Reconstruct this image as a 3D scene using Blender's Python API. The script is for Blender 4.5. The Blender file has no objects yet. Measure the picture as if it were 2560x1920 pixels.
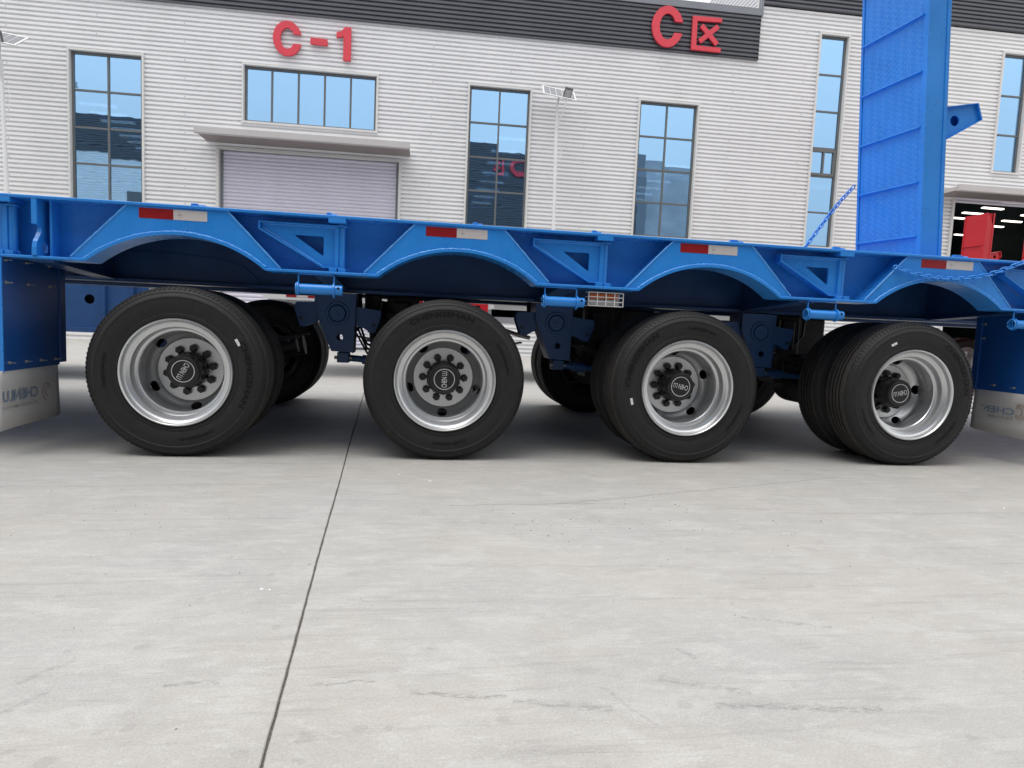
import bpy, bmesh, math, random
from mathutils import Vector, Matrix
from mathutils.geometry import tessellate_polygon
random.seed(7)
R = math.radians
scene = bpy.context.scene
col = scene.collection

# ------------------------------------------------------------------ camera
cd = bpy.data.cameras.new("camera")
cam = bpy.data.objects.new("camera", cd); col.objects.link(cam)
cd.sensor_width = 36.0; cd.sensor_fit = 'HORIZONTAL'; cd.lens = 23.149
cd.clip_start = 0.05; cd.clip_end = 1500
rx = Vector((0.98779, -0.14948, 0.04397)); uy = Vector((-0.02992, 0.09500, 0.99503)); bz = Vector((-0.15292, -0.98419, 0.08936))
M = Matrix((rx, uy, bz)).transposed().to_4x4(); M.translation = Vector((0, -3.9793, 0.84397))
cam.matrix_world = M
scene.camera = cam

# ------------------------------------------------------------------ sky, sun, exposure
SUN_EL, SUN_AZ = 74.0, 235.0        # degrees; azimuth measured clockwise from +Y
w = bpy.data.worlds.new("World"); scene.world = w; w.use_nodes = True
nt = w.node_tree; nt.nodes.clear()
out = nt.nodes.new('ShaderNodeOutputWorld'); bg = nt.nodes.new('ShaderNodeBackground')
sky = nt.nodes.new('ShaderNodeTexSky'); sky.sky_type = 'NISHITA'; sky.sun_disc = False
sky.sun_elevation = R(SUN_EL); sky.sun_rotation = R(SUN_AZ)
sky.air_density = 1.0; sky.dust_density = 3.0; sky.ozone_density = 1.0
# thin white cloud deck over the clear sky
mixc = nt.nodes.new('ShaderNodeMix'); mixc.data_type = 'RGBA'; mixc.inputs[0].default_value = 0.86
tc = nt.nodes.new('ShaderNodeTexCoord'); cn = nt.nodes.new('ShaderNodeTexNoise'); cn.inputs['Scale'].default_value = 1.6; cn.inputs['Detail'].default_value = 5
cr = nt.nodes.new('ShaderNodeValToRGB')
cr.color_ramp.elements[0].position = .3; cr.color_ramp.elements[0].color = (8.8, 8.9, 9.1, 1)
cr.color_ramp.elements[1].position = .7; cr.color_ramp.elements[1].color = (10.9, 10.9, 10.8, 1)
nt.links.new(tc.outputs['Generated'], cn.inputs['Vector']); nt.links.new(cn.outputs['Fac'], cr.inputs['Fac'])
nt.links.new(sky.outputs[0], mixc.inputs[6]); nt.links.new(cr.outputs[0], mixc.inputs[7])
sx = nt.nodes.new('ShaderNodeSeparateXYZ'); nt.links.new(tc.outputs['Generated'], sx.inputs[0])
gm = nt.nodes.new('ShaderNodeMapRange'); gm.inputs[1].default_value = 0; gm.inputs[2].default_value = 1; gm.inputs[3].default_value = .52; gm.inputs[4].default_value = 1.45
nt.links.new(sx.outputs[2], gm.inputs[0])          # an overcast sky is about three times brighter overhead than at the horizon
vm = nt.nodes.new('ShaderNodeVectorMath'); vm.operation = 'SCALE'; nt.links.new(mixc.outputs[2], vm.inputs[0]); nt.links.new(gm.outputs[0], vm.inputs['Scale'])
nt.links.new(vm.outputs[0], bg.inputs[0]); bg.inputs[1].default_value = 0.118
nt.links.new(bg.outputs[0], out.inputs[0])
sl = bpy.data.lights.new("sun", 'SUN'); sl.energy = 1.5; sl.angle = R(35); sl.color = (1.0, .965, .91)
so = bpy.data.objects.new("sun", sl); col.objects.link(so)
a, e = R(SUN_AZ), R(SUN_EL)
sd = Vector((math.sin(a) * math.cos(e), math.cos(a) * math.cos(e), math.sin(e)))
so.rotation_euler = sd.to_track_quat('Z', 'Y').to_euler(); so.location = (0, -10, 30)
vs = scene.view_settings; vs.view_transform = 'Standard'; vs.look = 'None'; vs.gamma = 1; vs.use_curve_mapping = False
vs.exposure = 0.36

# ------------------------------------------------------------------ materials
def newmat(name):
    m = bpy.data.materials.new(name); m.use_nodes = True
    return m, m.node_tree, m.node_tree.nodes['Principled BSDF']
def mat(name, colr, rough=.5, metal=0., noise=0., nscale=6., bump=0., bscale=80., coat=0., dirt=None, spec=.5, rvar=.0):
    m, t, b = newmat(name)
    b.inputs['Base Color'].default_value = (*colr, 1); b.inputs['Roughness'].default_value = rough; b.inputs['Metallic'].default_value = metal
    b.inputs['Specular IOR Level'].default_value = spec
    if coat: b.inputs['Coat Weight'].default_value = coat; b.inputs['Coat Roughness'].default_value = .12
    co = t.nodes.new('ShaderNodeTexCoord')
    if noise:
        n = t.nodes.new('ShaderNodeTexNoise'); n.inputs['Scale'].default_value = nscale; n.inputs['Detail'].default_value = 6; n.inputs['Roughness'].default_value = .65
        t.links.new(co.outputs['Object'], n.inputs['Vector'])
        mr = t.nodes.new('ShaderNodeMapRange'); mr.inputs[1].default_value = .3; mr.inputs[2].default_value = .7
        mr.inputs[3].default_value = 1 - noise; mr.inputs[4].default_value = 1 + noise * .6
        t.links.new(n.outputs['Fac'], mr.inputs[0])
        mx = t.nodes.new('ShaderNodeMix'); mx.data_type = 'RGBA'; mx.blend_type = 'MULTIPLY'; mx.inputs[0].default_value = 1
        mx.inputs[6].default_value = (*colr, 1)
        cc = t.nodes.new('ShaderNodeCombineColor')
        for i in range(3): t.links.new(mr.outputs[0], cc.inputs[i])
        t.links.new(cc.outputs[0], mx.inputs[7]); last = mx.outputs[2]
        if dirt:
            n2 = t.nodes.new('ShaderNodeTexNoise'); n2.inputs['Scale'].default_value = nscale * 2.7; n2.inputs['Detail'].default_value = 8; n2.inputs['Roughness'].default_value = .75
            t.links.new(co.outputs['Object'], n2.inputs['Vector'])
            r2 = t.nodes.new('ShaderNodeMapRange'); r2.inputs[1].default_value = .55; r2.inputs[2].default_value = .75; r2.inputs[3].default_value = 0; r2.inputs[4].default_value = dirt[1]
            t.links.new(n2.outputs['Fac'], r2.inputs[0])
            m2 = t.nodes.new('ShaderNodeMix'); m2.data_type = 'RGBA'; m2.inputs[7].default_value = (*dirt[0], 1)
            t.links.new(r2.outputs[0], m2.inputs[0]); t.links.new(last, m2.inputs[6]); last = m2.outputs[2]
        t.links.new(last, b.inputs['Base Color'])
        if rvar:
            r3 = t.nodes.new('ShaderNodeMapRange'); r3.inputs[1].default_value = .3; r3.inputs[2].default_value = .7
            r3.inputs[3].default_value = max(rough - rvar, .05); r3.inputs[4].default_value = rough + rvar
            t.links.new(n.outputs['Fac'], r3.inputs[0]); t.links.new(r3.outputs[0], b.inputs['Roughness'])
    if bump:
        n = t.nodes.new('ShaderNodeTexNoise'); n.inputs['Scale'].default_value = bscale; n.inputs['Detail'].default_value = 3
        t.links.new(co.outputs['Object'], n.inputs['Vector'])
        bp = t.nodes.new('ShaderNodeBump'); bp.inputs['Strength'].default_value = bump; bp.inputs['Distance'].default_value = .004
        t.links.new(n.outputs['Fac'], bp.inputs['Height']); t.links.new(bp.outputs[0], b.inputs['Normal'])
    return m
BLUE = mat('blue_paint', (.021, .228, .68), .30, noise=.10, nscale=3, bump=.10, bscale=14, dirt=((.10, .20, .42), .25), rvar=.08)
GUARD_SHADE = mat('guard_blue_in_shade', (.010, .075, .29), .28, noise=.12, nscale=3, bump=.05, bscale=10)  # same blue darkened: the guards' shade is put into the colour
NAVY_SHADE = mat('navy_underbody_shade_paint', (.024, .085, .235), .40, noise=.2, nscale=5, dirt=((.06, .07, .09), .4), rvar=.1)  # trailer blue darkened and dulled to paint in underbody shade, plus some dust
WELD = mat('weld_blue_highlight', (.070, .30, .72), .32, noise=.1, nscale=40, bump=.8, bscale=60)  # blue lightened so edge highlights are painted into the weld beads
RUBBER = mat('tyre_rubber', (.0105, .0105, .0112), .60, noise=.25, nscale=9, bump=.25, bscale=150, dirt=((.060, .052, .042), .28), spec=.4)
TREAD = mat('dusty_tread_rubber', (.040, .036, .032), .8, noise=.4, nscale=14, dirt=((.10, .088, .07), .5))
RUBTXT = mat('tyre_lettering_rubber', (.0025, .0025, .003), .5, spec=.25)
SILVER = mat('silver_rim_paint', (.62, .63, .64), .31, metal=.78, noise=.04, nscale=5)
BLACKP = mat('black_plastic', (.012, .012, .012), .38, noise=.2, nscale=30)
BLACKM = mat('black_underbody', (.018, .018, .020), .55, noise=.4, nscale=9, dirt=((.07, .06, .05), .35))
WHITEP = mat('white_print', (.78, .78, .78), .5)
GREYPR = mat('faded_blue_print', (.20, .26, .36), .6)
GREYPR2 = mat('faded_grey_print', (.30, .30, .31), .6)
TAN = mat('faded_tan_print', (.36, .28, .22), .6)
FLAP = mat('white_mud_flap', (.52, .51, .50), .55, noise=.06, nscale=5)
STEEL = mat('zinc_steel', (.5, .49, .46), .35, metal=.9)
TAPER = mat('red_reflective_tape', (.26, .010, .013), .25, noise=.06, nscale=20)
TAPEW = mat('white_reflective_tape', (.52, .49, .48), .32, noise=.05, nscale=60)
TAPEP = mat('tape_print', (.16, .14, .16), .6)
AMBER = mat('amber_lens', (.62, .16, .04), .15, noise=.15, nscale=60)
WALLW = mat('white_corrugated_steel', (.80, .80, .805), .38, metal=.0, noise=.05, nscale=.7, dirt=((.50, .47, .44), .18))
SOFF = mat('brownish_soffit_sheet', (.24, .21, .205), .55, noise=.1, nscale=3)
CANO = mat('grey_canopy_steel', (.50, .475, .47), .45, noise=.08, nscale=2)
TRIMW = mat('white_trim_steel', (.66, .655, .64), .4, noise=.05, nscale=3)
WALLD = mat('charcoal_corrugated_steel', (.085, .090, .105), .38, noise=.1, nscale=1)
CAPG = mat('grey_flashing', (.20, .215, .24), .35, noise=.08, nscale=2)
SHUT = mat('lilac_shutter_steel', (.68, .66, .76), .42, noise=.05, nscale=1.2)
FRAME = mat('dark_grey_window_frame', (.13, .135, .135), .4, noise=.1, nscale=4)
SIGNR = mat('red_sign_letter', (.66, .045, .07), .45, noise=.06, nscale=2)
POLEW = mat('white_pole_paint', (.74, .74, .74), .4, noise=.04, nscale=3)
INTER = mat('dark_interior', (.030, .045, .055), .8, noise=.3, nscale=.6)
REDP = mat('red_paint', (.50, .012, .022), .35, noise=.08, nscale=3)
REDP2 = mat('dark_red_tail_lamp', (.35, .01, .02), .2)
WHTR = mat('white_trailer_paint', (.66, .66, .65), .4, noise=.06, nscale=2)
GRYR = mat('grey_trailer_paint', (.42, .43, .45), .4, noise=.1, nscale=2)
CELL = mat('solar_cells', (.24, .25, .27), .25, noise=.1, nscale=10)
LENS = mat('lamp_lens', (.42, .42, .43), .3, noise=.1, nscale=30)
PEB = mat('pebble_stone', (.07, .065, .06), .8)
FARWALL = mat('opposite_grey_wall', (.42, .44, .47), .6, noise=.25, nscale=.5)
GRIT = mat('joint_grit', (.12, .105, .088), .9, noise=.7, nscale=120)

# ground concrete
GR, t, b = newmat('worn_pale_concrete')
co = t.nodes.new('ShaderNodeTexCoord')
def tex(scale, sx=1, sy=1, detail=8, rough=.6, dist=0., rot=0.):
    mp = t.nodes.new('ShaderNodeMapping'); mp.inputs['Scale'].default_value = (sx, sy, 1); mp.inputs['Rotation'].default_value = (0, 0, rot)
    t.links.new(co.outputs['Object'], mp.inputs['Vector'])
    n = t.nodes.new('ShaderNodeTexNoise'); n.inputs['Scale'].default_value = scale; n.inputs['Detail'].default_value = detail
    n.inputs['Roughness'].default_value = rough; n.inputs['Distortion'].default_value = dist
    t.links.new(mp.outputs[0], n.inputs['Vector']); return n.outputs['Fac']
def mr(v, a, bb, c, d):
    n = t.nodes.new('ShaderNodeMapRange'); n.inputs[1].default_value = a; n.inputs[2].default_value = bb; n.inputs[3].default_value = c; n.inputs[4].default_value = d
    t.links.new(v, n.inputs[0]); return n.outputs[0]
def mul(x, y):
    n = t.nodes.new('ShaderNodeMath'); n.operation = 'MULTIPLY'
    t.links.new(x, n.inputs[0])
    if isinstance(y, float): n.inputs[1].default_value = y
    else: t.links.new(y, n.inputs[1])
    return n.outputs[0]
def mixcol(f, c1, c2, bt='MIX'):
    n = t.nodes.new('ShaderNodeMix'); n.data_type = 'RGBA'; n.blend_type = bt
    if isinstance(f, float): n.inputs[0].default_value = f
    else: t.links.new(f, n.inputs[0])
    for k, c in ((6, c1), (7, c2)):
        if isinstance(c, tuple): n.inputs[k].default_value = (*c, 1)
        else: t.links.new(c, n.inputs[k])
    return n.outputs[2]
warm = mr(tex(.8, 1, 1.6, 4), .36, .64, 0, 1)
base = mixcol(warm, (.352, .350, .340), (.378, .358, .330))
blot = mr(tex(1.7, 1, 1.2, 9, .68, .7), .48, .66, 0, .34)
base = mixcol(blot, base, (.30, .292, .276))
mott = mr(tex(7, .8, 1.3, 10, .72, .5), .46, .66, 0, .42)
base = mixcol(mott, base, (.305, .298, .285))
pale = mr(tex(5, .7, 1.6, 10, .74, .3), .50, .62, 0, .62)
base = mixcol(pale, base, (.425, .420, .402))
pale2 = mr(tex(23, .8, 1.4, 8, .75), .52, .66, 0, .45)
base = mixcol(pale2, base, (.46, .455, .436))
stre = mr(tex(9, .16, 2.6, 12, .78, .7, .03), .53, .67, 0, .50)          # fine trowel and drag streaks across the yard
base = mixcol(stre, base, (.225, .22, .21))
thin = mul(mr(tex(26, .10, 2.6, 12, .8, .5, -.05), .60, .66, 0, .75), mr(tex(2.2, 1, 1, 3), .48, .60, 0, 1))
base = mixcol(thin, base, (.15, .147, .14))
vor = t.nodes.new('ShaderNodeTexVoronoi'); vor.inputs['Scale'].default_value = 2.9; vor.inputs['Randomness'].default_value = 1
nmix = t.nodes.new('ShaderNodeVectorMath'); nmix.operation = 'ADD'
nz = t.nodes.new('ShaderNodeTexNoise'); nz.inputs['Scale'].default_value = 7; t.links.new(co.outputs['Object'], nz.inputs['Vector'])
vs2 = t.nodes.new('ShaderNodeVectorMath'); vs2.operation = 'SCALE'; vs2.inputs['Scale'].default_value = .09
t.links.new(nz.outputs['Color'], vs2.inputs[0]); t.links.new(co.outputs['Object'], nmix.inputs[0]); t.links.new(vs2.outputs[0], nmix.inputs[1])
t.links.new(nmix.outputs[0], vor.inputs['Vector'])
spots = mul(mr(vor.outputs['Distance'], .06, .12, .22, 0), mr(tex(.9, 1, 1, 2), .40, .50, 0, 1))
base = mixcol(spots, base, (.22, .22, .215))
v2 = t.nodes.new('ShaderNodeTexVoronoi'); v2.inputs['Scale'].default_value = 16; t.links.new(co.outputs['Object'], v2.inputs['Vector'])
speck = mul(mr(v2.outputs['Distance'], .035, .055, .85, 0), mr(tex(4, 1, 1, 3), .56, .62, 0, 1))
base = mixcol(speck, base, (.06, .055, .05))
fine = mr(tex(170, 1, 1, 5, .8), .3, .7, .80, 1.17)
fc = t.nodes.new('ShaderNodeCombineColor')
for i in range(3): t.links.new(fine, fc.inputs[i])
base = mixcol(1.0, base, fc.outputs[0], 'MULTIPLY')
wv1 = t.nodes.new('ShaderNodeTexNoise'); wv1.inputs['Scale'].default_value = 26; t.links.new(co.outputs['Object'], wv1.inputs['Vector'])
wv2 = t.nodes.new('ShaderNodeVectorMath'); wv2.operation = 'MULTIPLY_ADD'; wv2.inputs[1].default_value = (.03, .03, 0); t.links.new(wv1.outputs['Color'], wv2.inputs[0])
wv3 = t.nodes.new('ShaderNodeVectorMath'); wv3.operation = 'MULTIPLY_ADD'; wv3.inputs[1].default_value = (.85, 1.0, 0); wv3.inputs[2].default_value = (-.015, -.015, 0); t.links.new(co.outputs['Object'], wv3.inputs[0])
t.links.new(wv3.outputs[0], wv2.inputs[2]); wobv = wv2.outputs[0]
# hairline cracks: lines in object space, wobbling with noise
sep = t.nodes.new('ShaderNodeSeparateXYZ'); t.links.new(co.outputs['Object'], sep.inputs[0])
def line(x0, y0, x1, y1, wd, strength):
    def m2(op, a, bb):
        n = t.nodes.new('ShaderNodeMath'); n.operation = op
        for k, v in ((0, a), (1, bb)):
            if isinstance(v, (int, float)): n.inputs[k].default_value = v
            else: t.links.new(v, n.inputs[k])
        return n.outputs[0]
    L = math.hypot(x1 - x0, y1 - y0); dx, dy = (x1 - x0) / L, (y1 - y0) / L
    px, py = m2('SUBTRACT', sep.outputs[0], x0), m2('SUBTRACT', sep.outputs[1], y0)
    al = m2('ADD', m2('MULTIPLY', px, dx), m2('MULTIPLY', py, dy))
    pe = m2('SUBTRACT', m2('MULTIPLY', px, -dy), m2('MULTIPLY', py, -dx))
    wob = m2('MULTIPLY', m2('SUBTRACT', tex(5, 1, 1, 8, .75), .5), .075)
    d = m2('ABSOLUTE', m2('ADD', pe, wob), 0)
    inside = m2('MULTIPLY', m2('GREATER_THAN', al, 0), m2('LESS_THAN', al, L))
    return m2('MULTIPLY', mr(d, wd * .4, wd, strength, 0), inside)
# old drips and scuffs left on the slab where the yard is walked and driven
hf = mr(tex(60, .5, 1.4, 8, .85), .46, .58, 0, 1)
for args in ((-.85, -2.43, -.77, -2.33, .016, .6), (-.82, -2.55, -.77, -2.47, .012, .5), (-.53, -2.462, -.41, -2.458, .010, .75), (-.21, -2.49, -.06, -2.48, .008, .7), (.02, -2.54, .24, -2.57, .012, .7),
             (.25, -2.59, .47, -2.63, .016, .6), (.47, -2.54, .55, -2.71, .006, .6), (.71, -2.64, 1.10, -2.68, .018, .7), (.73, -2.37, .76, -2.43, .012, .6), (-.66, -2.13, -.52, -2.09, .006, .6), (.62, -2.52, .82, -2.60, .020, .5), (1.0, -2.2, 1.25, -2.28, .012, .5)):
    base = mixcol(mul(mul(line(*args), hf), .85), base, (.12, .12, .12))
for i_, (sx_, sy_) in enumerate(((-.43, -1.81), (-.59, -1.99), (-.34, -2.19), (-.64, -2.28), (-.59, -2.63), (-.54, -2.62), (-.19, -2.75), (-.99, -1.95), (-.19, -2.68), (-.32, -1.32), (-.08, -2.66), (-.02, -2.66), (.22, -2.65), (-.65, -2.72), (-.73, -2.68), (-.30, -2.72), (-.81, -2.29), (.78, -2.58), (.64, -2.63), (.95, -2.57), (1.37, -1.98), (1.24, -1.91), (1.22, -2.80))):
    vd = t.nodes.new('ShaderNodeVectorMath'); vd.operation = 'DISTANCE'; t.links.new(wobv, vd.inputs[0]); vd.inputs[1].default_value = (sx_ * .85, sy_, 0)
    rr_ = (.016, .010, .013, .019, .012)[i_ % 5]
    base = mixcol(mr(vd.outputs['Value'], rr_ * .75, rr_, .32, 0), base, (.235, .228, .215))
for args in ((.70, -.97, 2.62, -.35, .006, .55), (.2, -.99, .9, -.955, .006, .5), (1.8, -1.12, 5.5, -1.10, .006, .4), (-2.6, -.74, -.62, -.62, .006, .35), (-1.4, -.17, -.33, -.12, .006, .4), (.1, -1.75, 1.0, -1.78, .005, .25)):
    base = mixcol(line(*args), base, (.13, .125, .115))
t.links.new(base, b.inputs['Base Color'])
b.inputs['Roughness'].default_value = .62; b.inputs['Specular IOR Level'].default_value = .35
bp = t.nodes.new('ShaderNodeBump'); bp.inputs['Strength'].default_value = .35; bp.inputs['Distance'].default_value = .003
bsum = t.nodes.new('ShaderNodeMath'); bsum.operation = 'ADD'
t.links.new(tex(60, 1, 1, 6, .7), bsum.inputs[0]); t.links.new(tex(6, .5, 2, 6, .7), bsum.inputs[1]); t.links.new(bsum.outputs[0], bp.inputs['Height'])
t.links.new(bp.outputs[0], b.inputs['Normal'])

# tinted window glass: blue mirror coating that still lets a little of the inside through
def glassmat(name, tint, through):
    m = bpy.data.materials.new(name); m.use_nodes = True; t = m.node_tree; t.nodes.clear()
    o = t.nodes.new('ShaderNodeOutputMaterial'); g = t.nodes.new('ShaderNodeBsdfGlossy'); g.inputs['Color'].default_value = (*tint, 1); g.inputs['Roughness'].default_value = .012
    tr = t.nodes.new('ShaderNodeBsdfTransparent'); tr.inputs['Color'].default_value = (.55, .7, .8, 1)
    mx = t.nodes.new('ShaderNodeMixShader'); mx.inputs[0].default_value = through
    c = t.nodes.new('ShaderNodeTexCoord'); mp = t.nodes.new('ShaderNodeMapping'); mp.inputs['Scale'].default_value = (1, 1, 1.7)
    n = t.nodes.new('ShaderNodeTexNoise'); n.inputs['Scale'].default_value = 1.6; n.inputs['Detail'].default_value = 1.5
    bp = t.nodes.new('ShaderNodeBump'); bp.inputs['Strength'].default_value = .12; bp.inputs['Distance'].default_value = .006
    t.links.new(c.outputs['Object'], mp.inputs[0]); t.links.new(mp.outputs[0], n.inputs['Vector']); t.links.new(n.outputs['Fac'], bp.inputs['Height']); t.links.new(bp.outputs[0], g.inputs['Normal'])
    t.links.new(g.outputs[0], mx.inputs[1]); t.links.new(tr.outputs[0], mx.inputs[2]); t.links.new(mx.outputs[0], o.inputs[0])
    return m
GLASS = glassmat('blue_tinted_glass', (.42, .70, 1.0), .20)
def emis(name, colr, s):
    m, t, b = newmat(name); b.inputs['Base Color'].default_value = (*colr, 1)
    b.inputs['Emission Color'].default_value = (*colr, 1); b.inputs['Emission Strength'].default_value = s; return m
STRIP = emis('lit_strip_light', (1., .95, .82), 2.6)

# ------------------------------------------------------------------ mesh helpers
class MB:
    def __init__(s): s.v = []; s.f = []; s.mi = []; s.cur = 0
    def add(s, vs, fs):
        o = len(s.v); s.v += [tuple(p) for p in vs]; s.f += [tuple(i + o for i in f) for f in fs]; s.mi += [s.cur] * len(fs); return s
    def box(s, x0, x1, y0, y1, z0, z1):
        return s.add([(x0, y0, z0), (x1, y0, z0), (x1, y1, z0), (x0, y1, z0), (x0, y0, z1), (x1, y0, z1), (x1, y1, z1), (x0, y1, z1)],
                     [(0, 3, 2, 1), (4, 5, 6, 7), (0, 1, 5, 4), (1, 2, 6, 5), (2, 3, 7, 6), (3, 0, 4, 7)])
    def prism(s, poly, d0, d1, fn, holes=()):
        """poly in 2D, extruded d0..d1, fn(a,b,d)->xyz"""
        loops = [list(poly)] + [list(h) for h in holes]
        flat = [p for l in loops for p in l]; n = len(flat)
        tris = tessellate_polygon([[Vector((p[0], p[1], 0)) for p in l] for l in loops])
        vs = [fn(p[0], p[1], d0) for p in flat] + [fn(p[0], p[1], d1) for p in flat]
        fs = []
        # orient every cap triangle the same way
        for tr in tris:
            A, B, C = (flat[i] for i in tr)
            if (B[0] - A[0]) * (C[1] - A[1]) - (B[1] - A[1]) * (C[0] - A[0]) < 0: tr = (tr[0], tr[2], tr[1])
            fs.append((tr[0], tr[1], tr[2])); fs.append((tr[2] + n, tr[1] + n, tr[0] + n))
        o = 0
        for li, l in enumerate(loops):
            k = len(l)
            ar = sum(l[i][0] * l[(i + 1) % k][1] - l[(i + 1) % k][0] * l[i][1] for i in range(k))
            ccw = ar > 0
            for i in range(k):
                a_, b_ = o + i, o + (i + 1) % k
                q = (a_, a_ + n, b_ + n, b_)
                if (ccw and li == 0) or (not ccw and li > 0): fs.append(q)
                else: fs.append(q[::-1])
            o += k
        return s.add(vs, fs)
    def pxz(s, poly, y0, y1, holes=()):      # polygon in XZ, thickness along Y
        return s.prism(poly, y0, y1, lambda a, b, d: (a, d, b), holes)
    def pyz(s, poly, x0, x1, holes=()):
        return s.prism(poly, x0, x1, lambda a, b, d: (d, a, b), holes)
    def cyl(s, p0, p1, r0, r1=None, n=16, caps=True):
        r1 = r0 if r1 is None else r1
        p0, p1 = Vector(p0), Vector(p1); d = (p1 - p0).normalized()
        q = d.orthogonal().normalized(); q2 = d.cross(q)
        vs = []
        for p, r in ((p0, r0), (p1, r1)):
            for i in range(n):
                an = 2 * math.pi * i / n; vs.append(p + r * (math.cos(an) * q + math.sin(an) * q2))
        fs = [(i, (i + 1) % n, (i + 1) % n + n, i + n) for i in range(n)]
        if caps: fs += [tuple(range(n))[::-1], tuple(range(n, 2 * n))]
        return s.add(vs, fs)
    def tube(s, pts, r, n=8, closed=False, wob=0.):
        pts = [Vector(p) for p in pts]; m = len(pts); vs = []; prev = None
        for i, p in enumerate(pts):
            a_ = pts[(i - 1) % m] if (closed or i > 0) else p; c_ = pts[(i + 1) % m] if (closed or i < m - 1) else p
            d = (c_ - a_).normalized()
            if prev is None: q = d.orthogonal().normalized()
            else:
                q = prev - d * prev.dot(d)
                q = q.normalized() if q.length > 1e-6 else d.orthogonal().normalized()
            prev = q; q2 = d.cross(q); rr = r * (1 + random.uniform(-wob, wob))
            for k in range(n):
                an = 2 * math.pi * k / n; vs.append(p + rr * (math.cos(an) * q + math.sin(an) * q2))
        fs = []
        for i in range(m if closed else m - 1):
            j = (i + 1) % m
            for k in range(n): fs.append((i * n + k, i * n + (k + 1) % n, j * n + (k + 1) % n, j * n + k))
        if not closed: fs += [tuple(range(n))[::-1], tuple(range((m - 1) * n, m * n))]
        return s.add(vs, fs)
    def lathe(s, prof, n=64, closed=False):  # prof (r, y), axis Y through the origin
        m = len(prof); vs = []
        for i in range(n):
            an = 2 * math.pi * i / n
            for r, y in prof: vs.append((r * math.cos(an), y, r * math.sin(an)))
        fs = []
        for i in range(n):
            j = (i + 1) % n
            for k in range(m if closed else m - 1):
                l = (k + 1) % m; fs.append((i * m + k, j * m + k, j * m + l, i * m + l))
        return s.add(vs, fs)
    def mesh(s, name, mats, smooth=None):
        me = bpy.data.meshes.new(name); me.from_pydata(s.v, [], s.f); me.update()
        bm = bmesh.new(); bm.from_mesh(me)
        bmesh.ops.remove_doubles(bm, verts=bm.verts, dist=1e-5); bmesh.ops.recalc_face_normals(bm, faces=bm.faces)
        bm.to_mesh(me); bm.free()
        if not isinstance(mats, (list, tuple)): mats = [mats]
        for m_ in mats: me.materials.append(m_)
        if len(mats) > 1 and len(me.polygons) == len(s.mi):
            for p, i in zip(me.polygons, s.mi): p.material_index = i
        if smooth:
            for p in me.polygons: p.use_smooth = True
            me.set_sharp_from_angle(angle=R(smooth))
        return me
    def obj(s, name, mats, parent=None, smooth=None, bevel=0., loc=(0, 0, 0)):
        return link(name, s.mesh(name, mats, smooth), parent, loc, bevel)
def link(name, me, parent=None, loc=(0, 0, 0), bevel=0., rot=(0, 0, 0)):
    o = bpy.data.objects.new(name, me); col.objects.link(o); o.parent = parent; o.location = loc; o.rotation_euler = rot
    if bevel:
        m = o.modifiers.new('bevel', 'BEVEL'); m.width = bevel; m.segments = 2; m.limit_method = 'ANGLE'; m.angle_limit = R(40)
    return o
def thing(name, label, cat, loc=(0, 0, 0), rz=0, group=None):
    o = bpy.data.objects.new(name, None); col.objects.link(o); o.location = loc; o.rotation_euler = (0, 0, rz); o.empty_display_size = .2
    tag(o, label, cat, group); return o
def tag(o, label=None, cat=None, group=None, kind=None):
    if label: o['label'] = label
    if cat: o['category'] = cat
    if group: o['group'] = group
    if kind: o['kind'] = kind
    return o
def dup(src, parent=None):
    c = src.copy(); col.objects.link(c); c.parent = parent
    for ch in list(src.children): dup(ch, c)
    return c
def textmesh(s, w_, h_, bold=.0):
    """flat text mesh scaled to w_ x h_, centred on the origin, in XY"""
    cu = bpy.data.curves.new('t', 'FONT'); cu.body = s; cu.size = 1; cu.offset = bold; cu.resolution_u = 3
    ob = bpy.data.objects.new('t', cu); col.objects.link(ob)
    dg = bpy.context.evaluated_depsgraph_get(); me = bpy.data.meshes.new_from_object(ob.evaluated_get(dg))
    bpy.data.objects.remove(ob)
    vs = [v.co.copy() for v in me.vertices]; fs = [tuple(p.vertices) for p in me.polygons]; bpy.data.meshes.remove(me)
    x0, x1 = min(v.x for v in vs), max(v.x for v in vs); y0, y1 = min(v.y for v in vs), max(v.y for v in vs)
    return [((v.x - (x0 + x1) / 2) / (x1 - x0) * w_, (v.y - (y0 + y1) / 2) / (y1 - y0) * h_) for v in vs], fs
def ell(cx, cz, rx_, rz_, n=20, a0=0, a1=360):
    return [(cx + rx_ * math.cos(R(a0 + (a1 - a0) * i / n)), cz + rz_ * math.sin(R(a0 + (a1 - a0) * i / n))) for i in range(n + (0 if a1 - a0 == 360 else 1))]
def rounded(poly, r, n=4):
    out = []; m = len(poly)
    for i in range(m):
        p = Vector(poly[i]); a_ = Vector(poly[i - 1]) - p; c_ = Vector(poly[(i + 1) % m]) - p
        ra = min(r, a_.length * .45, c_.length * .45); A = p + a_.normalized() * ra; C = p + c_.normalized() * ra
        for k in range(n + 1):
            u = k / n; q = A * (1 - u) ** 2 + p * 2 * u * (1 - u) + C * u * u; out.append((q.x, q.y))
    return out

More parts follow.
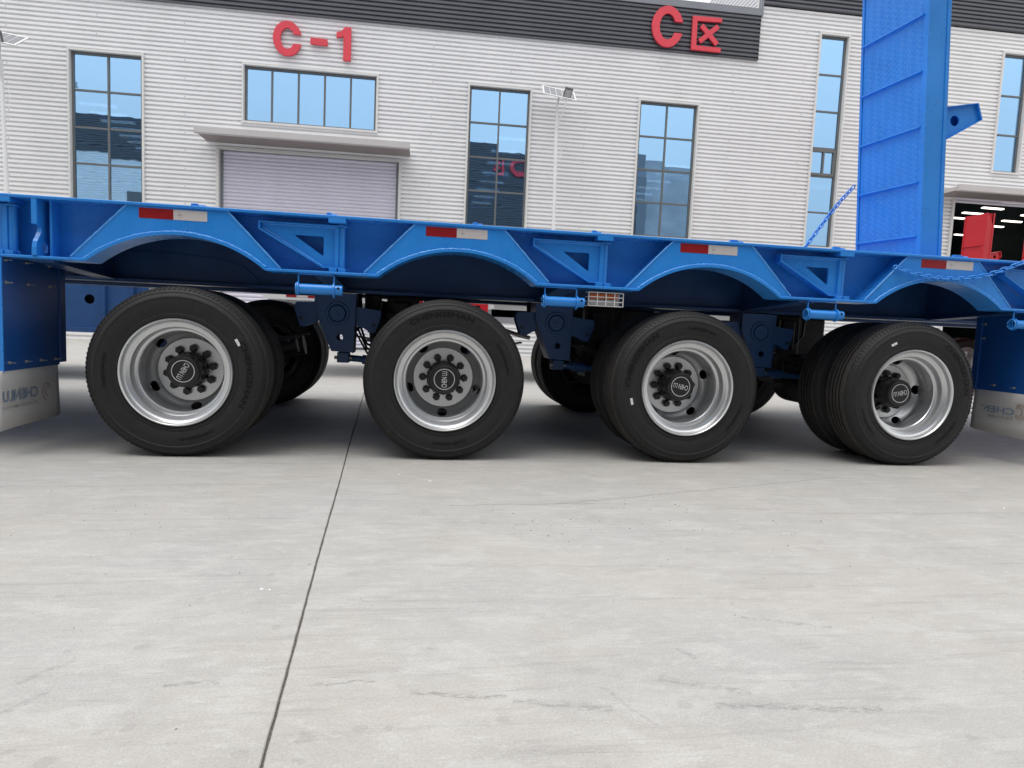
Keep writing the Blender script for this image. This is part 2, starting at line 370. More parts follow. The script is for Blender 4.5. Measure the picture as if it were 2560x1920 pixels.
# ------------------------------------------------------------------ ground
g = MB().box(-150, 150, -60, 200, -.5, -.0065).obj('ground', GRIT); tag(g, kind='structure')
def jx(y): return -.2553 - .0406 * (y + 2.767) - .0012 * math.sin(y * 3)
ys = [-60 + i for i in range(51)] + [-9 + .04 * i for i in range(1, 451)] + [10 + i * 4 for i in range(48)]
for side in (-1, 1):
    mb = MB(); vs = []; rj = random.Random(3 + side)
    for y in ys:
        j = jx(y) + side * (.0022 + rj.uniform(0, .0016))
        vs += [(j, y, -.007), (j, y, -.0025), (j + side * .0022, y, 0), (side * 150, y, 0)]
    fs = []
    for i in range(len(ys) - 1):
        for k in range(3): fs.append((i * 4 + k, i * 4 + k + 1, i * 4 + k + 5, i * 4 + k + 4))
    mb.add(vs, fs); o = mb.obj('concrete_slab', GR, g)
    if o.data.polygons[2].normal.z < 0: o.data.flip_normals()
# grit in the joint and crumbs on the yard
mb = MB(); rp = random.Random(5)
def pebble(mb, x, y, r):
    n = 5; vs = [(x + r * math.cos(i * 1.257) * rp.uniform(.6, 1.2), y + r * math.sin(i * 1.257) * rp.uniform(.6, 1.2), 0) for i in range(n)]
    vs += [(x + rp.uniform(-.3, .3) * r, y, r * rp.uniform(.5, .9))]
    mb.add(vs, [(i, (i + 1) % n, n) for i in range(n)])
for i in range(60): pebble(mb, rp.gauss(-1.0, .8), rp.gauss(-1.2, .45), rp.uniform(.0015, .004))
for i in range(70): pebble(mb, rp.gauss(1.1, .45), rp.gauss(-1.25, .28), rp.uniform(.0015, .0045))
for i in range(60): pebble(mb, rp.uniform(-3, 4), rp.uniform(-3, 1), rp.uniform(.001, .003))
pebble(mb, -1.585, -1.63, .010); pebble(mb, 1.9, -1.25, .006)
tag(mb.obj('grit_crumbs', PEB), 'dark crumbs of grit scattered over the concrete yard', 'grit', kind='stuff')
o = MB().add([(-.105, -1.905, .001), (-.099, -1.905, .001), (-.104, -1.83, .001), (-.118, -1.83, .001)], [(0, 1, 2, 3)])
mb = MB(); rp = random.Random(9)
for (x, y, n_) in ((.13, -.52, 4), (-.05, -.37, 2), (-.42, -1.93, 3), (3.1, -1.02, 2)):
    for i in range(n_): pebble(mb, x + rp.uniform(-.02, .02), y + rp.uniform(-.006, .006), rp.uniform(.003, .006))
tag(mb.obj('paint_flakes', WHITEP), 'tiny white paint flakes lying on the concrete', 'flakes', kind='stuff')

# ------------------------------------------------------------------ warehouse C
BA = -.02949
wh = thing('warehouse', 'long white corrugated warehouse with charcoal top band behind the blue trailer', 'warehouse', (0, 14.021, 0), BA)
PITCH = .110
def corrpts(z0, z1, off=0., depth=.050, p=PITCH):
    ks = [(0, 0), (.52, 0), (.57, 1), (.87, 1), (1., 0)]
    pts = []; i = int(math.floor(z0 / p)) - 1
    while i * p < z1 + p:
        for a_, d in ks[:-1]: pts.append(((i + a_) * p, d * depth + off))
        i += 1
    def at(z):
        for (za, ya), (zb, yb) in zip(pts, pts[1:]):
            if za <= z <= zb: return ya + (yb - ya) * (z - za) / max(zb - za, 1e-9)
    res = [(z0, at(z0))] + [q for q in pts if z0 + 1e-4 < q[0] < z1 - 1e-4] + [(z1, at(z1))]
    return res
def corr(mb, u0, u1, z0, z1, off=0., depth=.050, p=PITCH, axis='u', thick=None):
    q = corrpts(z0, z1, off, depth, p); n = len(q)
    if axis == 'u': vs = [(u0, y, z) for z, y in q] + [(u1, y, z) for z, y in q]
    else: vs = [(off - y + off, u0, z) for z, y in q] + [(off - y + off, u1, z) for z, y in q]   # sheet facing -X
    mb.add(vs, [(i, i + n, i + n + 1, i + 1) for i in range(n - 1)])
ZT = 8.39
wins = {'A': (-8.47, -6.81, 3.45, 7.07), 'C': (1.33, 2.93, 3.45, 7.07), 'D': (5.96, 7.58, 3.45, 7.07), 'B': (-4.37, -1.09, 5.70, 7.08),
        'E': (11.03, 11.83, 3.45, 9.27), 'F': (16.69, 17.50, 5.94, 9.28)}
ops = list(wins.values()) + [(-4.97, -.46, 0, 4.97), (15.58, 20.2, 0, 5.20)]
extra = [(-17.2, -15.6, 3.45, 7.07), (-13.0, -11.4, 3.45, 7.07)]
ops += extra
br = sorted({-36., -22., -10.9, -9.9, -5.9, 0.35, 4.6, 9.2, 13.4, 24., 36.} | {u for o_ in ops for u in o_[:2]})
for ua, ub in zip(br, br[1:]):
    top = 9.87 if ua >= 9.19 else ZT
    cuts = sorted([(o_[2], o_[3]) for o_ in ops if o_[0] < (ua + ub) / 2 < o_[1]])
    z = 0.
    for c0, c1 in cuts + [(top, top)]:
        if c0 > z:
            mb = MB(); corr(mb, ua, ub, z, c0); mb.obj('wall_panel', WALLW, wh)
        z = c1
for ua, ub in ((-36, -22), (-22, -16), (-16, -10), (-10, -4), (-4, 2), (2, 9.2)):
    mb = MB(); corr(mb, ua, ub, ZT, 9.56, -.065, .045)
    mb.add([(ua, -.065, ZT), (ub, -.065, ZT), (ub, .02, ZT), (ua, .02, ZT)], [(0, 1, 2, 3)])
    if ub == 9.2: mb.add([(9.2, -.065, ZT), (9.2, .02, ZT), (9.2, .02, 9.56), (9.2, -.065, 9.56)], [(0, 1, 2, 3)])
    mb.obj('fascia_panel', WALLD, wh)
for ua, ub in ((9.2, 16), (16, 24), (24, 36)):
    mb = MB(); corr(mb, ua, ub, 9.87, 11.6, -.065, .045); mb.obj('fascia_panel', WALLD, wh)
for ua, ub in ((-36, -12), (-12, 0), (0, 9.17)):
    MB().box(ua + .002, ub - .002, -.085, .30, 9.555, 9.735).obj('cap_flashing', CAPG, wh)
mb = MB(); rs = random.Random(11)
for k_ in range(-9, 12):
    u_ = k_ * 2.05 + .35
    for j_ in range(6, 22 if u_ > 9.2 else 19):
        z_ = j_ * PITCH * 4 + .03
        if z_ < 2.5 or any(o_[0] - .06 < u_ < o_[1] + .06 and o_[2] - .06 < z_ < o_[3] + .06 for o_ in ops) or z_ > (9.8 if u_ > 9.2 else 8.35): continue
        mb.box(u_ - .009, u_ + .009, -.006, 0, z_ - .008, z_ + .008)
tag(mb.obj('cladding_screws', CAPG, wh), kind='stuff')
MB().box(9.17, 9.24, -.088, .02, 9.55, 11.9).obj('corner_flashing', CAPG, wh)
MB().box(9.15, 9.168, .03, .10, 9.73, 11.9).obj('corner_flashing', TRIMW, wh)
mb = MB(); corr(mb, .1, 3.6, 9.5, 11.9, 9.19 / 1.0, .03, .115, axis='v')
mb.obj('return_wall_panel', WALLW, wh)
MB().box(-36, 9.15, .3, 26, 9.50, 9.56).obj('roof', CAPG, wh)
MB().box(9.25, 36, .05, 26, 11.5, 11.6).obj('roof', CAPG, wh)
# interior shell
mb = MB(); mb.box(-36, 36, 25.5, 25.7, 0, 11); mb.box(-36, -35.8, .1, 25.5, 0, 9.5); mb.box(35.8, 36, .1, 25.5, 0, 11); mb.box(9.3, 9.4, .6, 25.5, 9.4, 11.5)
mb.box(-36, 36, .05, 25.5, .01, .03)
mb.obj('interior_shell', INTER, wh)

def window(u0, u1, z0, z1, vm, hm, casement=None):
    tw, pr = .055, .045
    o = MB().box(u0 - .01, u1 + .01, -pr, .05, z1 - .005, z1 + tw - .01).box(u0 - .01, u1 + .01, -pr, .05, z0 - tw + .01, z0 + .005) \
        .box(u0 - tw, u0 - .0105, -pr - .002, .05, z0 - tw, z1 + tw).box(u1 + .0105, u1 + tw, -pr - .002, .05, z0 - tw, z1 + tw).obj('window', TRIMW, wh)
    fw = .05
    MB().box(u0, u0 + fw, .055, .13, z0, z1).box(u1 - fw, u1, .055, .13, z0, z1).box(u0 + fw, u1 - fw, .055, .13, z1 - fw - .01, z1).box(u0 + fw, u1 - fw, .055, .13, z0, z0 + fw).obj('frame', FRAME, o)
    MB().box(u0 - .008, u0, -.03, .14, z0, z1).box(u1, u1 + .008, -.03, .14, z0, z1).box(u0, u1, -.03, .14, z1, z1 + .006).obj('reveal', TRIMW, o)
    for u in vm: MB().box(u - .022, u + .022, .060, .125, z0 + fw, z1 - fw - .01).obj('mullion', FRAME, o)
    for z in hm: MB().box(u0 + fw, u1 - fw, .064, .122, z - .022, z + .022).obj('transom', FRAME, o)
    us = [u0 + fw] + list(vm) + [u1 - fw]; zs = [z0 + fw] + sorted(hm) + [z1 - fw - .01]
    for ua, ub in zip(us, us[1:]):
        for za, zb in zip(zs, zs[1:]):
            cu, cz, a_, b_ = (ua + ub) / 2, (za + zb) / 2, (ub - ua) / 2, (zb - za) / 2
            p = MB().box(-a_, a_, -.004, .004, -b_, b_).obj('pane', GLASS, o, loc=(cu, .095, cz))
            p.rotation_euler = (random.uniform(-.006, .006), 0, random.uniform(-.006, .006))
    if casement:
        za, zb = casement; um = (u0 + u1) / 2
        MB().box(u0 + fw, u1 - fw, .045, .115, zb - .10, zb - .022).box(u0 + fw, u1 - fw, .045, .115, za + .022, za + .09) \
            .box(um - .022, um + .022, .046, .112, za + .09, zb - .10).box(u1 - fw - .06, u1 - fw, .044, .113, za + .09, zb - .10).obj('casement_sash', FRAME, o)
H3 = [6.155, 5.265, 4.385]
window(*wins['A'], [-7.625], H3); window(*wins['C'], [2.13], H3); window(*wins['D'], [6.75], H3)
window(*extra[0], [-16.4], H3); window(*extra[1], [-12.2], H3)
window(*wins['B'], [-3.71, -3.055, -2.40, -1.745], [])
window(*wins['E'], [], [8.23, 7.23, 6.22, 5.44, 4.43], (5.44, 6.22)); window(*wins['F'], [], [8.13, 7.02])

def shutter(u0, u1, ztop, zlow, name='roller_shutter'):
    o = MB().box(u0 - .07, u0, -.05, .10, 0, ztop + .06).box(u1, u1 + .07, -.05, .10, 0, ztop + .06).box(u0, u1, -.048, .10, ztop, ztop + .06).obj(name, TRIMW, wh)
    MB().box(u0, u0 + .07, .10, .16, 0, ztop).box(u1 - .07, u1, .10, .16, 0, ztop).obj('guide_rail', CAPG, o)
    p = .095; n_ = int((ztop - zlow) / p)
    prof = [(0, .0), (.012, -.014), (.03, -.020), (.055, -.020), (.075, -.010), (.082, .006), (.095, .006)]
    vs = [(u0 + .05, .13 + y, z) for z, y in prof] + [(u1 - .05, .13 + y, z) for z, y in prof]; k = len(prof)
    sm = MB().add(vs, [(i, i + k, i + k + 1, i + 1) for i in range(k - 1)]).mesh('slat', SHUT)
    for i in range(n_):
        link('slat', sm, o, (0, 0, ztop - (i + 1) * p))
    return o
shutter(-4.97, -.46, 4.97, 0.0); shutter(15.58, 20.2, 5.20, 4.93)
def canopy(u0, u1, z0, z1):
    o = MB().box(u0, u1, -.86, -.03, z0 + .03, z1 - .03).obj('canopy', CANO, wh)
    MB().pyz([(-.88, z1), (-.93, z1 + .015), (-.93, z0 + .02), (-.90, z0), (-.84, z0), (-.84, z0 + .03), (-.865, z0 + .03), (-.865, z1)], u0 - .02, u1 + .02).obj('gutter', CANO, o)
    MB().box(u0 + .005, u1 - .005, -.84, -.03, z0 + .0295 - .006, z0 + .0295).obj('soffit', SOFF, o)
    mb = MB(); n_ = int((u1 - u0) / .3)
    for i in range(n_): mb.box(u0 + i * .3 + .02, u0 + i * .3 + .26, -.845, -.80, z0 + .012, z0 + .028)
    mb.obj('soffit_edge', CAPG, o)
canopy(-5.25, -.17, 5.095, 5.235); canopy(14.93, 21.2, 5.10, 5.265)
# small grey junction box on the wall
# interior strip lights (lit in the photograph), rows running away from the glass
def P2(u, v): return (u * math.cos(BA) - v * math.sin(BA), 14.021 + u * math.sin(BA) + v * math.cos(BA))
rows = []
stripm = MB().box(-.60, .60, -.09, .09, -.03, .03).mesh('strip_light', STRIP)
k = 0
for (x0, y0, x1, y1, n_, wh_) in ((-11.30, 22.3, -11.85, 28.6, 7, 'behind the left tall window'), (11.30, 24.0, 12.1, 36., 9, 'behind the third tall window'), (3.6, 22., 3.9, 36, 8, 'behind the second tall window'),
                                (30.3, 30, 29.3, 24, 5, 'at the left of the doorway'), (35.5, 35, 33.2, 28, 5, 'at the right of the doorway'), (22.5, 22, 23, 34, 6, 'left of the doorway')):
    for i in range(n_):
        f = i / (n_ - 1); o = link('strip_light', stripm, None, (x0 + (x1 - x0) * f, y0 + (y1 - y0) * f, 8.0))
        tag(o, '%s strip light in the lit ceiling row %s' % (('nearest', 'second', 'third', 'fourth', 'fifth', 'sixth', 'seventh', 'eighth', 'ninth')[i], wh_), 'strip light', 'ceiling strip lights inside the warehouse')

# ------------------------------------------------------------------ red signs
def cshape(cx, cz, rx_, rz_, th, cut=.27):
    """bold block letter C; ends cut level"""
    g0 = math.degrees(math.asin(cut)); ri = rz_ - th * .92; g1 = math.degrees(math.asin(cut * rz_ / ri))
    o_ = [(cx + rx_ * math.cos(R(g0 + (360 - 2 * g0) * i / 48)), cz + rz_ * math.sin(R(g0 + (360 - 2 * g0) * i / 48))) for i in range(49)]
    i_ = [(cx + (rx_ - th) * math.cos(R(360 - g1 - (360 - 2 * g1) * i / 48)), cz + ri * math.sin(R(360 - g1 - (360 - 2 * g1) * i / 48))) for i in range(49)]
    return o_ + i_
def dshape(cx, cz, rx_, rz_, th):
    o_ = [(cx - rx_, cz - rz_), (cx, cz - rz_)] + [(cx + rx_ * math.sin(R(a_)), cz - rz_ * math.cos(R(a_))) for a_ in range(10, 180, 10)] + [(cx, cz + rz_), (cx - rx_, cz + rz_)]
    i_ = [(cx - rx_ + th, cz - rz_ + th), (cx, cz - rz_ + th)] + [(cx + (rx_ - th) * math.sin(R(a_)), cz - (rz_ - th) * math.cos(R(a_))) for a_ in range(10, 180, 10)] + [(cx, cz + rz_ - th), (cx - rx_ + th, cz + rz_ - th)]
    return o_, i_
def letter(parent, poly, holes=(), y0=-.10, y1=-.03, name='letter'):
    mb = MB().pxz(poly, y0, y1, holes); return mb.obj(name, SIGNR, parent, bevel=.006)
s1 = thing('wall_sign', 'red raised letters C-1 on the white wall above the five-pane window', 'sign', (0, 14.021, 0), BA)
letter(s1, cshape(-3.315, 7.78, .352, .425, .185))
letter(s1, [(-2.75, 7.70), (-2.33, 7.685), (-2.33, 7.845), (-2.75, 7.855)], name='dash')
letter(s1, [(-1.935, 7.37), (-1.745, 7.37), (-1.745, 8.19), (-1.90, 8.19), (-1.98, 8.09), (-2.11, 8.04), (-2.11, 7.91), (-1.935, 7.95)], name='numeral')
s2 = thing('wall_sign', 'red raised letter C and boxed cross character on the charcoal top band', 'sign', (0, 14.021, 0), BA)
kw = dict(y0=-.15, y1=-.085)
letter(s2, cshape(6.545, 8.99, .435, .53, .215), **kw)
letter(s2, [(7.235, 8.46), (8.07, 8.455), (8.07, 8.575), (7.375, 8.58), (7.365, 9.215), (8.055, 9.235), (8.055, 9.35), (7.235, 9.335)], name='character_frame', **kw)
cx0, cz0 = 7.73, 8.89
def stroke(ax_, az, bx, bz_, wd):
    L = math.hypot(bx - ax_, bz_ - az); nx, nz_ = -(bz_ - az) / L * wd / 2, (bx - ax_) / L * wd / 2
    return [(ax_ - nx, az - nz_), (bx - nx, bz_ - nz_), (bx + nx, bz_ + nz_), (ax_ + nx, az + nz_)]
letter(s2, stroke(7.49, 9.11, 7.96, 8.66, .13), name='character_stroke', **kw)
letter(s2, stroke(7.46, 8.69, 7.96, 9.13, .13), name='character_stroke', y0=-.147, y1=-.088)

# ------------------------------------------------------------------ opposite warehouse behind the camera (seen only in the window glass)
op = thing('warehouse', 'grey and white warehouse across the yard mirrored in the window glass', 'warehouse', (-1.5, -12.0, 0), BA * 2)
mb = MB(); vs_ = []
def corr_op(u0, u1, z0, z1, m, dark_off=0.):
    q = corrpts(z0, z1, dark_off, .03, .14); n = len(q); mb = MB()
    mb.add([(u0, -y, z) for z, y in q] + [(u1, -y, z) for z, y in q], [(i, i + n, i + n + 1, i + 1) for i in range(n - 1)])
    return mb.obj('wall_panel', m, op)
corr_op(-60, -7, 0, 10.1, WALLW); corr_op(-7, 14.6, 0, 10.1, WALLD); corr_op(-60, 14.6, 10.1, 12.35, WALLD, -.05)  # charcoal on the lower wall paints in its shade; top band really charcoal
MB().box(14.6, 15.3, -.1, .02, 0, 12.7).obj('corner_flashing', CAPG, op)
MB().box(15.3, 20.5, -.1, 0, 0, 12.2).obj('wall_panel', FARWALL, op)
MB().box(-60, 20.5, -3, -.12, 0, 12.3).obj('wall_core', FARWALL, op)
mb = MB(); o_, i_ = dshape(7.2, 11.35, .62, .62, .28)
for u_ in (-17.5, -10.5, 3.0, 9.8):
    f = MB().box(u_, u_ + 1.7, .01, .05, 3, 8.2 if u_ < 0 else 6.8).obj('window', FRAME, op)
    for a_ in (0, 1):
        for b_ in range(4): MB().box(u_ + .06 + a_ * .82, u_ + .82 + a_ * .82, .05, .056, 3.1 + b_ * .92, 3.9 + b_ * .92).obj('pane', GLASS, f)
# sign letters facing +Y read D and boxed cross from the yard
s3 = thing('wall_sign', 'red letter D and boxed cross character mirrored in the window glass', 'sign', (-1.6, -12.0, 0), BA * 2)
def mirx(poly, c): return [(2 * c - x, z) for x, z in poly]
C_ = 6.9
o_, i_ = dshape(0, 11.35, .62, .58, .26)
letter(s3, [(6.95 - x, z) for x, z in o_], [[(6.95 - x, z) for x, z in i_]], y0=.09, y1=.16)
fr = [(0, 0), (.95, 0), (.95, .15), (.17, .15), (.17, .95), (.95, .95), (.95, 1.1), (0, 1.1)]
letter(s3, [(5.95 - x, 10.8 + z) for x, z in fr], y0=.09, y1=.16, name='character_frame')
letter(s3, [(5.95 - x, 10.8 + z) for x, z in stroke(.32, .82, .85, .28, .15)], y0=.09, y1=.16, name='character_stroke')
letter(s3, [(5.95 - x, 10.8 + z) for x, z in stroke(.30, .30, .85, .82, .15)], y0=.092, y1=.158, name='character_stroke')

# ------------------------------------------------------------------ solar street lamps
def street_lamp(x, y, label):
    L = thing('solar_street_lamp', label, 'street lamp', (x * 1.081, 13.3, -.068), 0, 'solar street lamps in front of the warehouse')
    L.scale = (1.081,) * 3
    MB().cyl((.10, 0, 0), (-.02, 0, 5.95), .05, .036, 20).obj('pole', POLEW, L, 40)
    MB().box(-.05, .25, -.15, .15, 0, .02).obj('base_plate', POLEW, L)
    MB().tube([(-.02, 0, 5.9), (-.03, -.03, 6.05), (-.01, -.05, 6.2), (.0, -.1, 6.33)], .022, 10).obj('panel_bracket', POLEW, L, 40)
    MB().tube([(.0, 0, 5.45), (.03, -.12, 5.72), (.08, -.25, 5.95), (.13, -.34, 6.12), (.14, -.36, 6.17)], .017, 10).obj('lamp_arm', POLEW, L, 40)
    MB().tube([(.01, 0, 5.45), (.10, 0, 5.40), (.14, 0, 5.2), (.13, 0, 5.0), (.07, 0, 4.85), (.03, 0, 4.82)], .009, 8).obj('cable', POLEW, L, 40)
    # panel plane: right edge vector X, down edge vector toward the camera
    c = Vector((.005, -.02, 6.40)); ex = Vector((.40, 0, -.048)); ey = Vector((.02, .225, .17)); nn = ex.cross(ey).normalized() * .012
    vs_ = [c + s1_ * ex + s2_ * ey + s3_ * nn for s3_ in (-1, 1) for (s1_, s2_) in ((-1, -1), (1, -1), (1, 1), (-1, 1))]
    pnl = MB().add(vs_, [(0, 3, 2, 1), (4, 5, 6, 7), (0, 1, 5, 4), (1, 2, 6, 5), (2, 3, 7, 6), (3, 0, 4, 7)]).obj('solar_panel', POLEW, L)
    for i in range(5):
        for sg in (-1.15, 1.15):
            a_, b_ = -.93 + i * .372 + .012, -.93 + (i + 1) * .372 - .012
            vs_ = [c + s1_ * ex + s2_ * ey + sg * nn for (s1_, s2_) in ((a_, -.86), (b_, -.86), (b_, .86), (a_, .86))]
            MB().add(vs_, [(0, 1, 2, 3)]).obj('solar_cell', CELL, pnl)
    hd = MB(); hm = Matrix.Translation((.14, -.40, 6.30)) @ Matrix.Rotation(R(-50), 4, 'X') @ Matrix.Rotation(R(8), 4, 'Z')
    b1 = MB().box(-.095, .095, -.115, .115, -.022, .022); b1.v = [tuple(hm @ Vector(p)) for p in b1.v]
    head = b1.obj('lamp_head', FRAME, L, bevel=.01)
    b2 = MB().box(-.072, .072, -.07, .10, -.028, -.0225); b2.v = [tuple(hm @ Vector(p)) for p in b2.v]; b2.obj('lens', LENS, head)
    b2 = MB().box(-.072, .072, -.07, .10, .0225, .028); b2.v = [tuple(hm @ Vector(p)) for p in b2.v]; b2.obj('lens', LENS, head)
    return L
street_lamp(3.30, 12.0, 'white solar street lamp standing between the two tall windows behind the trailer')
street_lamp(-8.74, 12.0, 'white solar street lamp cut by the left edge, left of the tall window')

# ------------------------------------------------------------------ wheels
HC, TW = .492, .272
def build_tyre_mesh():
    half = [(.296, .040), (.305, .020), (.316, .006), (.335, .003), (.338, .0055), (.356, .000), (.392, -.005), (.424, -.002), (.428, -.0045), (.436, -.0035), (.439, -.001), (.455, .006), (.458, .0045), (.466, .010), (.474, .018),
            (.4845, .028), (.4885, .036), (.4905, .048)]
    tr = [(.491, .052)]
    for c in (.082, .118, .154, .190):
        tr += [(.492, c - .0065), (.478, c - .0055), (.478, c + .0055), (.492, c + .0065)]
    tr += [(.491, .220)]
    other = [(r, TW - y) for r, y in half[::-1]]
    mb = MB().lathe(half + tr + other + [(.290, .20), (.290, .07)], 112, closed=True)
    # shoulder lugs: short radial blocks round both shoulders
    for i in range(112):
        an = 2 * math.pi * (i + .5) / 112; ca, sa = math.cos(an), math.sin(an); ta = .0055
        for y0, y1 in ((.012, .034), (TW - .034, TW - .012)):
            vs_ = []
            for r in (.474, .4858):
                for y in (y0 + (.012 if r > .48 and y0 < .1 else 0), y1 - (.012 if r > .48 and y0 > .1 else 0)):
                    for t_ in (-ta, ta): vs_.append((r * ca - t_ * sa, y, r * sa + t_ * ca))
            mb.add(vs_, [(0, 1, 3, 2), (4, 6, 7, 5), (0, 4, 5, 1), (2, 3, 7, 6), (0, 2, 6, 4), (1, 5, 7, 3)])
    me = mb.mesh('tyre', RUBBER, 35); me.materials.append(TREAD)
    for p in me.polygons:
        if math.hypot(p.center.x, p.center.z) > .4872 and .03 < p.center.y < TW - .03: p.material_index = 1
    return me
TYRE = build_tyre_mesh()
def build_rim_mesh():
    prof = [(.300, .055), (.3085, .022), (.3095, .006), (.306, -.003), (.300, -.004), (.2955, .001), (.293, .012), (.288, .030), (.279, .038), (.268, .040), (.261, .043), (.258, .050), (.257, .072), (.251, .084), (.240, .088), (.2355, .094),
            (.2365, .120), (.2400, .150), (.2455, .180), (.2440, .212), (.234, .232), (.214, .250), (.197, .260), (.189, .268), (.186, .268), (.100, .268), (.100, .285), (.186, .285), (.20, .275), (.222, .262), (.250, .245), (.262, .21), (.262, .10), (.285, .06)]
    mb = MB().lathe(prof, 96, closed=True); me = mb.mesh('wheel', SILVER, 32)
    o = bpy.data.objects.new('tmp', me); col.objects.link(o)
    cb = MB()
    for i in range(5):
        an = R(72 * i); c = Vector((.2225 * math.cos(an), 0, .2225 * math.sin(an))); rad = Vector((math.cos(an), 0, math.sin(an))); tan = Vector((-math.sin(an), 0, math.cos(an)))
        vs_ = [];  n_ = 24
        for y in (.15, .32):
            for j in range(n_):
                q = 2 * math.pi * j / n_; vs_.append(c + rad * .0235 * math.cos(q) + tan * .0335 * math.sin(q) + Vector((0, y, 0)))
        cb.add(vs_, [(j, (j + 1) % n_, (j + 1) % n_ + n_, j + n_) for j in range(n_)] + [tuple(range(n_))[::-1], tuple(range(n_, 2 * n_))])
    c_ = bpy.data.objects.new('cut', cb.mesh('cut', SILVER)); col.objects.link(c_)
    md = o.modifiers.new('b', 'BOOLEAN'); md.operation = 'DIFFERENCE'; md.object = c_; md.solver = 'EXACT'
    dg = bpy.context.evaluated_depsgraph_get(); dg.update()
    r = bpy.data.meshes.new_from_object(o.evaluated_get(dg)); r.name = 'wheel'
    bpy.data.objects.remove(o); bpy.data.objects.remove(c_)
    for p in r.polygons: p.use_smooth = True
    r.set_sharp_from_angle(angle=R(32)); return r
RIM = build_rim_mesh(); RIM_SHADE = RIM.copy(); RIM_SHADE.materials[0] = BLACKM  # black copy of the silver rim, inner-side shade put into its colour
def arc_text(s, r, h, span, y, name, th=.0020):
    """text bent round the sidewall, centred on +Z, letters upright outward, seen from -Y"""
    v, f = textmesh(s, span, h, .02)
    vs_ = []
    for yy in (y, y - th):
        for x, z in v:
            an = math.pi / 2 - x / r; vs_.append(((r + z) * math.cos(an), yy, (r + z) * math.sin(an)))
    n_ = len(v); fs = [tuple(q) for q in f] + [tuple(i + n_ for i in q)[::-1] for q in f]
    return MB().add(vs_, fs).mesh(name, RUBTXT)
TXT1 = arc_text('CHENGSHAN', .402, .030, .40, -.0042, 'tyre_lettering')
TXT2 = arc_text('CHENGSHAN', .385, .018, .20, -.0036, 'tyre_lettering')
NUT = MB().cyl((0, .268, 0), (0, .244, 0), .0255, .0245, 6).cyl((0, .244, 0), (0, .232, 0), .0215, .017, 12).mesh('wheel_nut', BLACKP, 30)
capm = MB().lathe([(0.0001, .121), (.078, .120), (.0805, .1175), (.083, .119), (.090, .122), (.0945, .130), (.098, .150), (.099, .200), (.104, .206), (.106, .215), (.106, .268), (.07, .269)], 48)
for i in range(20):
    an = 2 * math.pi * i / 20; ca, sa = math.cos(an), math.sin(an)
    capm.cyl((.103 * ca, .206, .103 * sa), (.103 * ca, .266, .103 * sa), .007, .007, 6)
CAP = capm.mesh('hub_cap', BLACKP, 35)
RING = MB().lathe([(.0615, .1195), (.0615, .1185), (.0650, .1185), (.0650, .1195)], 64, closed=True).mesh('cap_ring', WHITEP)
v_, f_ = textmesh('CHEN LU', .102, .032, .0)
CAPT = MB().add([(x, .1188, z) for x, z in v_], f_).mesh('cap_lettering', WHITEP)
STK = MB().box(-.021, .021, -.0062, -.0048, -.0075, .0075).mesh('tyre_sticker', WHITEP)
v_, f_ = textmesh('Chengshan', .030, .006, .01)
STT = MB().add([(x, -.0065, z) for x, z in v_], f_).mesh('sticker_print', TAPEP)
VALVE = MB().tube([(.236, .21, 0), (.225, .18, .004), (.215, .16, .008), (.205, .13, .012)], .0035, 8).mesh('valve_stem', STEEL, 40)
DRUM = MB().lathe([(.10, .30), (.205, .31), (.21, .33), (.21, .50), (.195, .52), (.05, .53)], 40).mesh('brake_drum', BLACKM, 35)

tr = thing('lowbed_trailer', 'long blue four-axle low-bed semi-trailer with arched side skirts and folded ramp', 'trailer', (0, 0, 0))
def outer_wheel(x, phase, txt_ang, cap_ang, stk=None, valve=None):
    w_ = link('wheel', RIM, tr, (x, 0, HC - .004), rot=(0, -R(phase), 0))
    link('tyre', TYRE, w_, rot=(0, R(phase), 0))
    for k_, me in ((0, TXT1), (1, TXT2)):
        link('tyre_lettering', me, w_, rot=(0, R(phase) - R(txt_ang - 90 + (0 if k_ == 0 else -72)), 0))
    link('tyre_lettering', TXT2, w_, rot=(0, R(phase) - R(txt_ang - 90 + 180), 0))
    for i in range(10):
        an = R(36 * i + 18); link('wheel_nut', NUT, w_, (.1325 * math.cos(an), 0, .1325 * math.sin(an)))
    link('hub_cap', CAP, w_); link('cap_ring', RING, w_)
    link('cap_lettering', CAPT, w_, rot=(0, R(phase) - R(cap_ang), 0))
    if stk is not None:
        a_ = R(stk); rot_ = (0, R(phase) - (a_ - math.pi / 2), 0)
        rel = Matrix.Rotation(R(phase), 4, 'Y') @ Vector((.383 * math.cos(a_), 0, .383 * math.sin(a_)))
        link('tyre_sticker', STK, w_, rel, rot=rot_); link('sticker_print', STT, w_, rel, rot=rot_)
    if valve is not None:
        link('valve_stem', VALVE, w_, rot=(0, R(phase) - R(valve), 0))
    return w_
WX = [-1.319, .210, 1.760, 3.370]
outer_wheel(WX[0], 280, 0, -123 + 4, 29, 205)
outer_wheel(WX[1], 270, 95, 90, None)
outer_wheel(WX[2], 20, 152, 168, 194)
outer_wheel(WX[3], 5, 30, -172 + 4, 118, 2)
